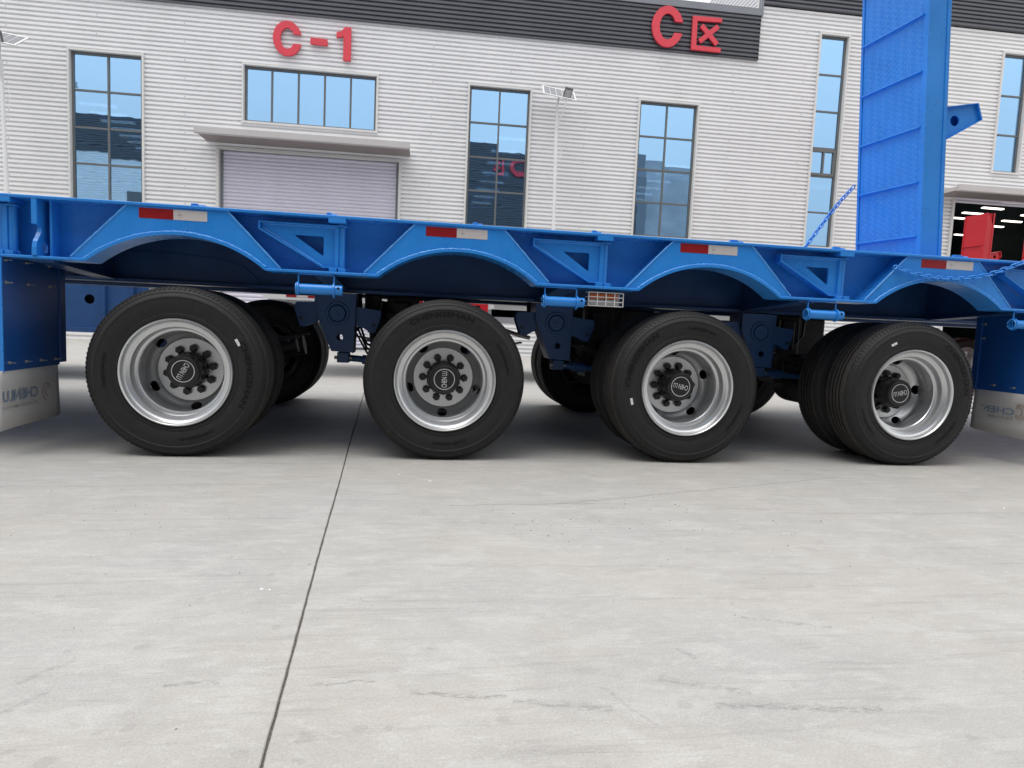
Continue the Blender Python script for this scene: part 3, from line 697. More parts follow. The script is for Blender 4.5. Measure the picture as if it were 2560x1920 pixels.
for i, x in enumerate(WX):
    iw = link('wheel', RIM, tr, (x, .608, HC - .004), rot=(0, R(20 * i), math.pi)); link('tyre', TYRE, iw)
    link('brake_drum', DRUM, iw, (0, -.33, 0), rot=(0, 0, math.pi))
    fw_ = link('wheel', RIM, tr, (x, 3.0, HC - .004), rot=(0, R(50 * i + 10), math.pi)); link('tyre', TYRE, fw_)
    fi = link('wheel', RIM_SHADE, tr, (x, 2.392, HC - .004), rot=(0, R(50 * i + 10), 0)); link('tyre', TYRE, fi)
    link('brake_drum', DRUM, fi, (0, -.29, 0))
    MB().cyl((x, .28, HC), (x, 2.72, HC), .068, .068, 20).obj('axle', BLACKM, tr, 40)

# ------------------------------------------------------------------ side frame
def arch_side(m, cx, sgn=1, y=0.):
    """one arched skirt; local x about cx"""
    ht, hb, ha = .265, .553, .472
    zt, zb, zarc, zap = 1.411, 1.106, 1.092, 1.262
    Rr = (ha ** 2 + (zap - zarc) ** 2) / (2 * (zap - zarc)); zc = zap - Rr; a0 = math.asin(ha / Rr)
    arc = [(cx + Rr * math.sin(-a0 + 2 * a0 * i / 24), zc + Rr * math.cos(-a0 + 2 * a0 * i / 24)) for i in range(25)]
    return (cx - ht, cx + ht, cx - hb, cx + hb), arc, zt, zb
AX = [-1.312, .268, 1.868, 3.506]
YW = .155
def side_frame(S, yf):
    """S=+1 near side, -1 far side; yf maps local depth to world y"""
    def bx(mb, x0, x1, y0, y1, z0, z1):
        a_, b_ = sorted((yf(y0), yf(y1))); mb.box(x0, x1, a_, b_, z0, z1)
    mb = MB(); bx(mb, -9, 7.5, 0, .20, 1.411, 1.428); mb.obj('top_flange', BLUE, tr, bevel=.004)
    edges = [-9] + [v for c in AX for v in (c - .553, c + .553)] + [5.106 - .553, 7.5]
    for i in range(0, len(edges), 2):
        mb = MB(); bx(mb, edges[i] - .075 if i else -9, edges[i + 1] + .075 if i < len(edges) - 2 else 7.5, .001, .20, 1.090, 1.106); mb.obj('bottom_flange', BLUE, tr, bevel=.004)
        L_, Rr_ = edges[i] if i else -9, edges[i + 1] if i < len(edges) - 2 else 7.5
        tl_ = L_ - .295 if i else L_; tr_ = Rr_ + .295 if i < len(edges) - 2 else Rr_; bl_ = L_ - .02 if i else L_; br_ = Rr_ + .02 if i < len(edges) - 2 else Rr_
        y0, y1 = sorted((yf(YW), yf(YW + .012)))
        MB().pxz([(bl_, 1.106), (br_, 1.106), (tr_, 1.411), (tl_, 1.411)], y0, y1).obj('side_web', BLUE, tr)
    for cx in AX:
        (tl, trr, bl, brr), arc, zt, zb = arch_side(None, cx)
        poly = [(tl, zt - .0005), (bl, zb), (arc[0][0], arc[0][1] + .012)] + [(x, z + .010) for x, z in arc[1:-1]] + [(arc[-1][0], arc[-1][1] + .012), (brr, zb), (trr, zt - .0005)]
        y0, y1 = sorted((yf(.012), yf(YW - .001)))
        sk = MB().pxz(poly[::-1], y0, y1).obj('arch_skirt', BLUE, tr)
        # curved lip and welded diagonal edges
        lip = []
        outer = [(bl + .02, 1.0895)] + arc + [(brr - .02, 1.0895)]
        n_ = len(outer)
        mb = MB(); vs_ = []
        for x, z in outer:
            d = Vector((x - cx, z - (arc[12][1] - .75))).normalized() if 1 else None
            for (yy, off) in ((.000, 0), (.000, .014), (.195, .014), (.195, 0)): vs_.append((x + d.x * off, yf(yy), z + d.y * off))
        fs = []
        for i in range(n_ - 1):
            for k_ in range(4): fs.append((i * 4 + k_, i * 4 + (k_ + 1) % 4, i * 4 + 4 + (k_ + 1) % 4, i * 4 + 4 + k_))
        fs += [(0, 1, 2, 3), tuple((n_ - 1) * 4 + k_ for k_ in (3, 2, 1, 0))]
        mb.add(vs_, fs).obj('arch_lip', BLUE, sk)
        if S > 0:
            pts = []
            for i in range(len(arc) - 1):
                for q in range(5):
                    f = q / 5; x = arc[i][0] * (1 - f) + arc[i + 1][0] * f; z = arc[i][1] * (1 - f) + arc[i + 1][1] * f
                    dd = Vector((x - cx, z - zarc_c)).normalized(); pts.append((x + dd.x * .0165 + random.uniform(-.0012, .0012), .010, z + dd.y * .0165 + random.uniform(-.0014, .0014)))
            MB().tube(pts, .0075, 6, wob=.3).obj('weld_bead', WELD, sk, 60)
            for (xa, za, xb, zb_) in ((tl, zt, bl, zb + .004), (trr, zt, brr, zb + .004)):
                pts = [(xa + (xb - xa) * i / 30 + random.uniform(-.0006, .0006), .013, za + (zb_ - za) * i / 30) for i in range(31)]
                MB().tube(pts, .0062, 6, wob=.2).obj('weld_bead', WELD, sk, 60)
zarc_c = 1.262 - (.472 ** 2 + .170 ** 2) / (2 * .170)
side_frame(1, lambda y: y); side_frame(-1, lambda y: 3.0 - y)
for i, (xa, xb) in enumerate([(-9, -4.5), (-4.5, -1.5), (-1.5, 1.5), (1.5, 4.5), (4.5, 7.5)]):
    MB().box(xa + .002, xb - .002, .202, 2.798, 1.414, 1.424).obj('deck_plate', BLUE, tr)
for (yc, xs) in ((1.0, 1), (2.0, -1)):
    bm_ = MB().box(-9, 7.5, yc - .01, yc + .01, 1.0445, 1.410).obj('main_beam', NAVY_SHADE, tr)
    MB().box(-9, 7.5, yc - .10, yc + .10, 1.022, 1.044).obj('beam_flange', NAVY_SHADE, bm_)
MB().pxz([(-3.2, 1.05), (-1.05, 1.05), (-1.2, 1.18), (-1.4, 1.22), (-1.65, 1.235), (-3.2, 1.25)], .975, .989).obj('doubler_plate', NAVY_SHADE, tr)
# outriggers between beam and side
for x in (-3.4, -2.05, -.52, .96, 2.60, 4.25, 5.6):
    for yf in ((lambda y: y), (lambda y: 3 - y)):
        mb = MB().pyz([(yf(.168), 1.41), (yf(.168), 1.095), (yf(.99), 1.04), (yf(.99), 1.41)], x - .006, x + .006); mb.obj('outrigger', NAVY_SHADE, tr)
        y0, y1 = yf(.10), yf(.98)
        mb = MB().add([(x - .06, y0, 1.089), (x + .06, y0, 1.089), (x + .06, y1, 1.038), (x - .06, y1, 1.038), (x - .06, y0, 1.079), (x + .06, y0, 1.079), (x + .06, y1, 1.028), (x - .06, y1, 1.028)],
                      [(0, 1, 2, 3), (4, 7, 6, 5), (0, 4, 5, 1), (2, 6, 7, 3), (0, 3, 7, 4), (1, 5, 6, 2)]); mb.obj('outrigger_flange', NAVY_SHADE, tr)
for x in (-3.4, -2.05, -.52, 1.02, 2.60, 4.25): MB().box(x - .04, x + .04, 1.012, 1.988, 1.12, 1.32).obj('cross_member', NAVY_SHADE, tr)

# ------------------------------------------------------------------ reflective tape
for (x0, xm, x1) in ((-1.513, -1.333, -1.155), (.066, .248, .432), (1.651, 1.837, 2.033), (3.345, 3.533, 3.736)):
    tp = MB().box(x0, xm, .0105, .0118, 1.345, 1.401).obj('reflective_tape', TAPER, tr); tp['label'] = 'red and white reflective tape'
    MB().box(xm, x1, .0105, .0118, 1.345, 1.401).obj('white_segment', TAPEW, tp)
    mb = MB(); v_, f_ = textmesh('VC2', .022, .009, .02)
    mb.add([(xm + .034 + x, .0102, 1.372 + z) for x, z in v_], f_); v_, f_ = textmesh('o', .005, .005, .02)
    for dz in (.014, -.014): mb.add([(xm + .030 + x, .0102, 1.372 + dz + z) for x, z in v_], f_)
    mb.obj('tape_print', TAPEP, tp)

# ------------------------------------------------------------------ swing-out side brackets
def bracket(px, full=True):
    zt, zb = 1.368, 1.137
    outer = rounded([(px - .450, zt), (px - .450, 1.335), (px - .100, zb), (px - .02, zb), (px - .02, zt)], .006)
    hole = rounded([(px - .268, 1.310), (px - .100, 1.310), (px - .100, 1.196)], .014, 5)
    br_ = MB().pxz(outer, .066, .078, [hole]).obj('side_bracket', BLUE, tr)
    MB().box(px - .455, px + .02, .040, .110, zt, zt + .009).obj('bracket_top_plate', BLUE, br_, bevel=.002)
    MB().cyl((px, .075, zt), (px, .075, zt + .009), .038, n=24).obj('post_collar', BLUE, br_)
    pts = [(px - .462, zt + .012), (px - .462, 1.330), (px - .1, zb - .011), (px + .0, zb - .011), (px + .0, zb), (px - .097, zb), (px - .452, 1.337), (px - .452, zt + .012)]
    MB().pxz(pts[::-1], .038, .108).obj('bracket_edge_strip', BLUE, br_, bevel=.0015)
    for pa, pb in (((px - .440, 1.338), (px - .105, zb + .004)), ((px - .44, zt - .003), (px - .03, zt - .003))):
        MB().tube([(pa[0] + (pb[0] - pa[0]) * i / 24, .064, pa[1] + (pb[1] - pa[1]) * i / 24) for i in range(25)], .0045, 5, wob=.3).obj('weld_bead', WELD, br_, 60)
    MB().cyl((px, .080, 1.108), (px, .080, 1.408), .0235, n=28).obj('post_tube', BLUE, br_, 40)
    MB().box(px - .035, px - .012, .050, .10, 1.137, zt).obj('post_gusset', BLUE, br_, bevel=.002)
    MB().box(px - .065, px + .025, .0, .13, 1.3965 - .028, 1.4108).obj('top_stop', BLUE, br_, bevel=.002, loc=(0, 0, 0)) if 0 else MB().box(px - .068, px + .030, -.001, .14, 1.385, 1.4105).obj('top_stop', BLUE, br_, bevel=.002)
    MB().box(px - .062, px - .018, .015, .10, 1.1065, 1.1275).obj('bottom_stop', BLUE, br_, bevel=.002)
    MB().box(px - .010, px + .032, .015, .10, 1.1065, 1.1275).obj('bottom_stop', BLUE, br_, bevel=.002)
    MB().tube([(px + .034, .05, 1.128), (px + .045, .05, 1.124), (px + .050, .05, 1.108)], .002, 6).obj('stop_wire', BLUE, br_)
for px in (-.425, 1.180, 2.812, 4.478): bracket(px)
bracket(-2.185)

# stake tubes hung in U straps under the bottom flange
def stake(px):
    z, y, r = 1.0, .02, .0295
    tb = MB()
    n_ = 28; L0, L1 = -.117, .137
    tb.lathe([(r, L0), (r, L1), (r - .006, L1), (r - .006, L0)], n_, closed=True); tb.v = [(px + yy, y + xx, z + zz) for xx, yy, zz in tb.v]
    st = tb.obj('stake_tube', BLUE, tr, 40)
    MB().tube([(px - .112, y, z - .030), (px - .112, y, 1.078), (px - .104, y, 1.087), (px + .080, y, 1.087), (px + .088, y, 1.078), (px + .088, y, z - .045)], .0048, 4).obj('u_strap', BLUE, st)
    for sx, dx in ((-.112, .004), (.088, .004)):
        o_ = ell(0, 0, r + .012, r + .012, 24); i_ = ell(0, 0, r + .0005, r + .0005, 24)
        MB().prism(o_, px + sx - dx, px + sx + dx, lambda a_, b_, d: (d, y + a_, z + b_), [i_]).obj('ring_plate', BLUE, st)
    MB().cyl((px + .115, y - r - .001, z + .010), (px + .115, y + r, z + .010), .0075, n=12).obj('pin_hole', BLACKP, st)
    MB().tube([(px - .122, y + (r + .003) * math.cos(a_ / 3), z + (r + .003) * math.sin(a_ / 3)) for a_ in range(19)], .004, 6, wob=.4).obj('weld_bead', WELD, st, 60)
for i, px in enumerate((-.545, .912, 2.668, 4.212)):
    stake(px)

# lashing rings folded on the deck edge
for xa, xb in ((-1.25, -1.19), (-.509, -.468), (.342, .385), (1.08, 1.126), (1.99, 2.068), (2.709, 2.784), (3.60, 3.70), (-2.6, -2.55)):
    lr = MB().pxz([(xa, 1.428), (xa + .003, 1.446), (xa + (xb - xa) * .6, 1.446), (xb, 1.4285)], .03, .055).obj('lashing_ring', BLUE, tr, bevel=.002)
    MB().tube([(xa + .01, .045, 1.434), (xb + .01, .04, 1.434), (xb + .02, .09, 1.434), (xa + .0, .10, 1.434)], .007, 8).obj('ring_rod', BLUE, lr)
MB().cyl((.965, .25, 1.425), (.975, .25, 1.452), .010, .014, 10).obj('rubber_stop', BLACKP, tr)

# front-left curved gusset
S_ = [(.155, 1.411), (.004, 1.411), (.004, 1.276), (.030, 1.270), (.055, 1.262), (.060, 1.240), (.040, 1.215), (.012, 1.185), (.004, 1.150), (.003, 1.107), (.155, 1.107)]
gs = MB().pyz(S_[::-1], -2.038, -2.026, [ell(.085, 1.155, .030, .030, 16)]).obj('curved_gusset', BLUE, tr, bevel=.001)
MB().box(-2.052, -2.025, .001, .014, 1.276, 1.4105).obj('gusset_strip', BLUE, gs)
mb = MB(); q_ = [(.060, 1.262), (.055, 1.240), (.035, 1.212), (.012, 1.185), (.002, 1.150), (.0, 1.107)]
vs_ = []
for (y, z) in q_: vs_ += [(-2.050, y - .006, z), (-2.026, y - .006, z), (-2.026, y + .004, z), (-2.050, y + .004, z)]
mb.add(vs_, [(i * 4 + k_, i * 4 + (k_ + 1) % 4, i * 4 + 4 + (k_ + 1) % 4, i * 4 + 4 + k_) for i in range(5) for k_ in range(4)] + [(0, 1, 2, 3)]).obj('gusset_strip', BLUE, gs, bevel=.001)
MB().box(-1.990, -1.978, .06, .154, 1.107, 1.411).obj('stiffener', BLUE, tr)

# ------------------------------------------------------------------ suspension
def hanger(xl, y=.80):
    s = .000415
    def q(x, z): return (xl + (x - 455) * s, 1.0 - (z - 390) * .000430)
    poly = [q(455, 365), q(1135, 365), q(1135, 400), q(1108, 1322), q(745, 1310), q(455, 650)]
    holes = [[(q(880, 1080)[0] + .022 * math.cos(R(-30 * i)), q(880, 1080)[1] + .022 * math.sin(R(-30 * i))) for i in range(12)]]
    hg = MB().pxz(poly, y, y + .012, holes).obj('suspension_hanger', NAVY_SHADE, tr, bevel=.002)
    MB().pxz(poly, y + .19, y + .202, holes).obj('hanger_plate', NAVY_SHADE, hg)
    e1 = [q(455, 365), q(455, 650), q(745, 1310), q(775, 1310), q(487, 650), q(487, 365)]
    MB().pxz(e1, y - .004, y + .206).obj('hanger_edge', NAVY_SHADE, hg)
    MB().pxz([q(1135, 365), q(1108, 1330), q(1083, 1330), q(1108, 365)][::-1], y - .004, y + .206).obj('hanger_edge', NAVY_SHADE, hg)
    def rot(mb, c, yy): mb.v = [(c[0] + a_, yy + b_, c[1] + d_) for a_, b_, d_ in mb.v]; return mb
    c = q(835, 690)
    rot(MB().lathe([(.0001, -.018), (.052, -.018), (.055, -.015), (.057, -.006), (.060, -.002), (.064, -.010), (.078, -.010), (.082, -.004), (.083, .002)], 40), c, y).obj('pivot_boss', NAVY_SHADE, hg, 35)
    rot(MB().lathe([(.0001, -.024), (.012, -.024), (.014, -.018)], 12), c, y).obj('grease_cap', NAVY_SHADE, hg, 35)
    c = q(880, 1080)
    rot(MB().lathe([(.024, .004), (.024, -.006), (.034, -.006), (.036, .001)], 8), c, y).obj('bush_nut', NAVY_SHADE, hg)
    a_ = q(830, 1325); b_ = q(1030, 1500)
    MB().box(a_[0], b_[0], y + .03, y + .15, b_[1], a_[1]).obj('rod_clamp', NAVY_SHADE, hg, bevel=.006)
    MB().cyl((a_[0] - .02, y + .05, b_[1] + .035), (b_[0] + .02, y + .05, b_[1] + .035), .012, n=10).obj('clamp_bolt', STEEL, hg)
    rod = MB().cyl((b_[0] - .03, y + .09, b_[1] + .035), (b_[0] + .85, y + .09, b_[1] - .03), .024, n=14).obj('torque_rod', NAVY_SHADE, hg, 40)
    MB().cyl((b_[0] + .09, y + .09, b_[1] + .025), (b_[0] + .17, y + .09, b_[1] + .02), .034, n=14).obj('rod_clamp_sleeve', NAVY_SHADE, hg, 40)
    # equaliser beam with both ears
    L_ = rounded([q(120, 570), q(150, 530), q(480, 520), q(480, 850), q(430, 855), q(330, 915), q(245, 932), q(205, 890), q(122, 660)], .006)
    R_ = rounded([q(1120, 565), q(1380, 600), q(1540, 615), q(1555, 680), q(1530, 790), q(1450, 985), q(1395, 990), q(1265, 920), q(1120, 878)], .006)
    for E_, bl_ in ((L_, ((230, 790), (243, 885))), (R_, ((1432, 860), (1412, 945)))):
        for yy in (y + .03, y + .13): MB().pxz(E_, yy, yy + .01).obj('equaliser_plate', NAVY_SHADE, hg, bevel=.002)
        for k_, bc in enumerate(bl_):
            c = q(*bc); MB().cyl((c[0], y + .02 + .006 * k_, c[1]), (c[0], y + .15, c[1]), .011 + .006 * k_, n=12).obj('bolt_or_hole_plug', NAVY_SHADE if k_ else BLACKM, hg)  # first of each pair is a black plug standing in for a dark hole
for xl in (-.675, .895, 2.515): hanger(xl)
for x in WX:
    sp = MB()
    for k_ in range(6):
        L = .60 - k_ * .07
        pts = [(x + L * (i / 8 - .5) * 2, .88, .655 + k_ * -.014 + .055 * (abs(i / 8 - .5) * 2) ** 2 * (L / .6) ** 2) for i in range(9)]
        for p0, p1 in zip(pts, pts[1:]):
            sp.add([(p0[0], .84, p0[2]), (p1[0], .84, p1[2]), (p1[0], .92, p1[2]), (p0[0], .92, p0[2]), (p0[0], .84, p0[2] + .011), (p1[0], .84, p1[2] + .011), (p1[0], .92, p1[2] + .011), (p0[0], .92, p0[2] + .011)],
                   [(0, 3, 2, 1), (4, 5, 6, 7), (0, 1, 5, 4), (1, 2, 6, 5), (2, 3, 7, 6), (3, 0, 4, 7)])
    sp.obj('leaf_spring', BLACKM, tr)
    MB().box(x - .10, x + .10, .83, .93, .54, .60).box(x - .10, x + .10, .82, .94, .68, .71).obj('axle_seat', BLACKM, tr, bevel=.005)
    for dx in (-.07, .07):
        MB().tube([(x + dx, .835, .42), (x + dx, .835, .70), (x + dx, .88, .73), (x + dx, .925, .70), (x + dx, .925, .42)], .010, 8).obj('u_bolt', BLACKM, tr)
    MB().cyl((x + .16, 1.25, .56), (x + .34, 1.25, .60), .085, .085, 20).obj('brake_chamber', BLACKM, tr, 35)
    MB().cyl((x + .34, 1.25, .60), (x + .46, 1.25, .625), .078, .060, 20).obj('brake_chamber', BLACKM, tr, 35)
    MB().cyl((x + .22, 1.85, .56), (x + .42, 1.85, .60), .085, .085, 20).obj('brake_chamber', BLACKM, tr, 35)
    MB().box(x - .04, x + .34, .70, .78, .43, .50).obj('slack_adjuster', BLACKM, tr, bevel=.01)
for x in WX[1:]:
    xc = x - .46; ck = MB().box(xc - .10, xc + .02, 1.05, 1.16, .86, 1.02).obj('valve_block', BLACKM, tr, bevel=.012)
    MB().cyl((xc + .02, 1.12, .66), (xc + .0, 1.12, .84), .078, .078, 20).obj('brake_chamber', BLACKM, tr, 35)
    MB().cyl((xc + .03, 1.12, .50), (xc + .02, 1.12, .66), .060, .085, 20).obj('brake_chamber', BLACKM, tr, 35)
    MB().cyl((xc + .05, 1.25, .52), (xc + .30, 1.25, .50), .022, .022, 10).obj('push_rod', BLACKM, tr)
    MB().box(xc + .06, xc + .13, 1.05, 1.30, .46, .90).obj('chamber_bracket', BLACKM, tr, bevel=.008)
    for k_ in range(3):
        yy = 1.02 + .06 * k_
        MB().tube([(xc - .08 + .03 * k_, yy, .90), (xc - .13 - .02 * k_, yy, .80 - .03 * k_), (xc - .08, yy + .02, .66 - .04 * k_), (xc + .02, yy + .03, .60), (xc + .12, yy + .05, .66), (xc + .2, yy + .06, .80)], .009, 8).obj('air_hose', BLACKP, tr)
    MB().tube([(xc - .05, 1.0, 1.01), (xc - .11, .98, .88), (xc - .05, .98, .80), (xc + .02, .99, .86), (xc + .03, .99, .98)], .008, 8).obj('air_hose', BLACKP, tr)
    MB().box(xc + .06, xc + .30, 1.12, 1.30, .80, 1.02).box(xc + .10, xc + .22, 1.06, 1.119, .74, .98).obj('lift_bracket', BLACKM, tr, bevel=.015)
    MB().cyl((xc + .02, 1.10, .70), (xc + .025, 1.03, .70), .016, n=8).obj('hose_fitting', STEEL, tr)
MB().cyl((-.35, 1.5, .86), (.55, 1.5, .86), .13, .13, 28).obj('air_tank', BLACKM, tr, 35)
for x in WX[2:]:
    MB().box(x - .02, x + .32, 1.50, 1.60, .64, 1.02).box(x - .40, x - .02, 1.34, 1.46, .66, 1.02).box(x - .36, x - .28, 1.25, 1.339, .60, .98).obj('axle_bracket', BLACKM, tr, bevel=.02)
    MB().tube([(x - .30, 1.2, 1.0), (x - .26, 1.16, .84), (x - .18, 1.16, .78), (x - .10, 1.18, .86), (x - .08, 1.2, 1.0)], .011, 8).obj('air_hose', BLACKP, tr)
MB().tube([(.04, 1.3, 1.0), (.045, 1.3, .88), (.07, 1.3, .80)], .012, 8).obj('air_hose', BLACKP, tr)
MB().tube([(.10, 1.2, 1.0), (.10, 1.2, .90), (.09, 1.2, .80)], .012, 8).obj('air_hose', BLACKP, tr)
MB().tube([(.60, .98, .82), (.70, 1.0, .80), (.82, 1.02, .765), (.9, 1.02, .75)], .016, 10).obj('brake_pipe', STEEL, tr)
for x0 in (-.40, -.32, .98 - .07, 1.20): MB().cyl((x0, 1.2, 1.02), (x0 + .01, 1.2, .86), .018, n=8).obj('valve_rod', BLACKM, tr)

# ------------------------------------------------------------------ amber side lamp in a white cage
lx0, lx1, lz0, lz1 = 1.085, 1.308, .986, 1.070
lamp = MB().box(lx0 + .01, lx1 - .01, .085, .11, lz0 + .006, lz1 - .006).obj('side_lamp', GRYR, tr); lamp['label'] = 'amber side lamp behind a white wire cage'
MB().box(lx0 + .012, lx1 - .03, .062, .085, lz0 + .045, lz1 - .006).obj('lamp_lens', AMBER, lamp, bevel=.004)
MB().box(lx0 + .012, lx1 - .03, .066, .085, lz0 + .006, lz0 + .043).obj('clear_lens', LENS, lamp, bevel=.004)
for xb in (.12, .17): MB().cyl((lx0 + xb - .06, .060, lz0 + .045), (lx0 + xb - .06, .065, lz0 + .045), .006, n=8).obj('lens_screw', BLACKP, lamp)
cg = MB()
for i in range(4):
    z = lz0 + (lz1 - lz0) * i / 3; cg.tube([(lx0, .12, z), (lx0, .045, z), (lx1, .045, z), (lx1, .12, z)], .0028, 6)
for i in range(5):
    x = lx0 + (lx1 - lx0) * i / 4
    cg.box(x - .0025, x + .0025, .041, .046, lz0, lz1)
cg.obj('wire_cage', WHITEP, lamp)

# ------------------------------------------------------------------ mud guards and flaps
def bolt(par, x, y, z, s=1):
    MB().cyl((x, y, z), (x + .004 * s, y, z), .010, n=12).cyl((x + .004 * s, y, z), (x + .012 * s, y, z), .007, n=6).cyl((x + .012 * s, y, z), (x + .035 * s, y, z), .003, n=8).obj('bolt', STEEL, par)
gd = MB().box(-2.206, -2.200, -.005, .575, .468, 1.089).obj('mud_guard', GUARD_SHADE, tr); gd['label'] = 'blue steel mud guard plate in front of the first wheel'
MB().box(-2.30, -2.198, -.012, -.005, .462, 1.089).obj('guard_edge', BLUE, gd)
MB().box(-2.240, -2.194, .575, .650, .482, 1.089).obj('guard_edge', GUARD_SHADE, gd, bevel=.004)
for y, z in ((.227, 1.075), (.468, 1.075), (.238, .953), (.47, .952), (.03, .953), (.03, 1.075), (.044, .512), (.205, .510), (.358, .508), (.523, .507)): bolt(gd, -2.200, y, z)
def flap(x, y0, y1, zt, zb0, zb1, lab, sgn, C0, C1, z0, z1, s0, s1_, lg):
    n_ = 14; vs_ = []
    for i in range(n_ + 1):
        f = i / n_; y = y0 + (y1 - y0) * f; zb = zb0 + (zb1 - zb0) * f
        if i == n_: zb += .012
        for k_ in range(5):
            g_ = k_ / 4; vs_.append((x - sgn * .010 * g_ * math.sin(f * 5), y, zt + (zb - zt) * g_))
    fs = [(i * 5 + k_, i * 5 + k_ + 1, i * 5 + k_ + 6, i * 5 + k_ + 5) for i in range(n_) for k_ in range(4)]
    fl = MB().add(vs_, fs).obj('mud_flap', FLAP, tr, 60); fl['label'] = lab
    m_ = fl.modifiers.new('s', 'SOLIDIFY'); m_.thickness = .006; m_.offset = 0
    def put(s, ya, yb, za, zb, m, nm):
        v_, f_ = textmesh(s, abs(yb - ya), zb - za, .02)
        yc, zc, sg = (ya + yb) / 2, (za + zb) / 2, (1 if yb > ya else -1)
        MB().add([(x + sgn * .0065, yc + sg * vx, zc + vz) for vx, vz in v_], f_).obj(nm, m, fl)
    put('CHENLU', C0, C1, z0, z1, GREYPR, 'flap_lettering'); put('TRAILER MANU', C0, C1, s0, s1_, GREYPR2, 'flap_lettering')
    mb = MB(); cy, cz = lg   # looping horse-like swirl emblem
    for (ra, rb, dy) in ((.050, .042, 0), (.032, .024, .012)):
        o_ = [(cy + dy + ra * math.cos(R(a_)), cz + ra * 1.1 * math.sin(R(a_))) for a_ in range(40, 321, 20)]
        i_ = [(cy + dy + rb * math.cos(R(a_)), cz + rb * 1.1 * math.sin(R(a_))) for a_ in range(320, 39, -20)]
        mb.prism(o_ + i_, 0, .0005, lambda a_, b_, d: (x + sgn * (.0065 + d), a_, b_))
    mb.obj('flap_emblem', TAN, fl)
flap(-2.204, -.06, .555, .470, .140, .148, 'white rubber mud flap with mirrored lettering ahead of the first wheel', 1, .317, -.022, .296, .360, .256, .272, (.415, .315))
gd = MB().box(4.300, 4.306, -.005, .465, .508, 1.089).obj('mud_guard', GUARD_SHADE, tr); gd['label'] = 'blue steel mud guard plate behind the last wheel'
MB().box(4.285, 4.33, .460, .512, .508, 1.080).obj('guard_edge', GUARD_SHADE, gd, bevel=.004)
MB().box(4.300, 4.40, -.012, -.005, .505, 1.089).obj('guard_edge', BLUE, gd)
for y, z in ((.44, 1.007), (.20, 1.0), (.44, .9), (.31, .555), (.144, .55), (.03, .55)): bolt(gd, 4.300, y, z, -1)
flap(4.302, -.03, .475, .512, .190, .206, 'white rubber mud flap with mirrored lettering behind the last wheel', -1, .120, .56 - .03, .352, .402, .315, .335, (.075, .385))

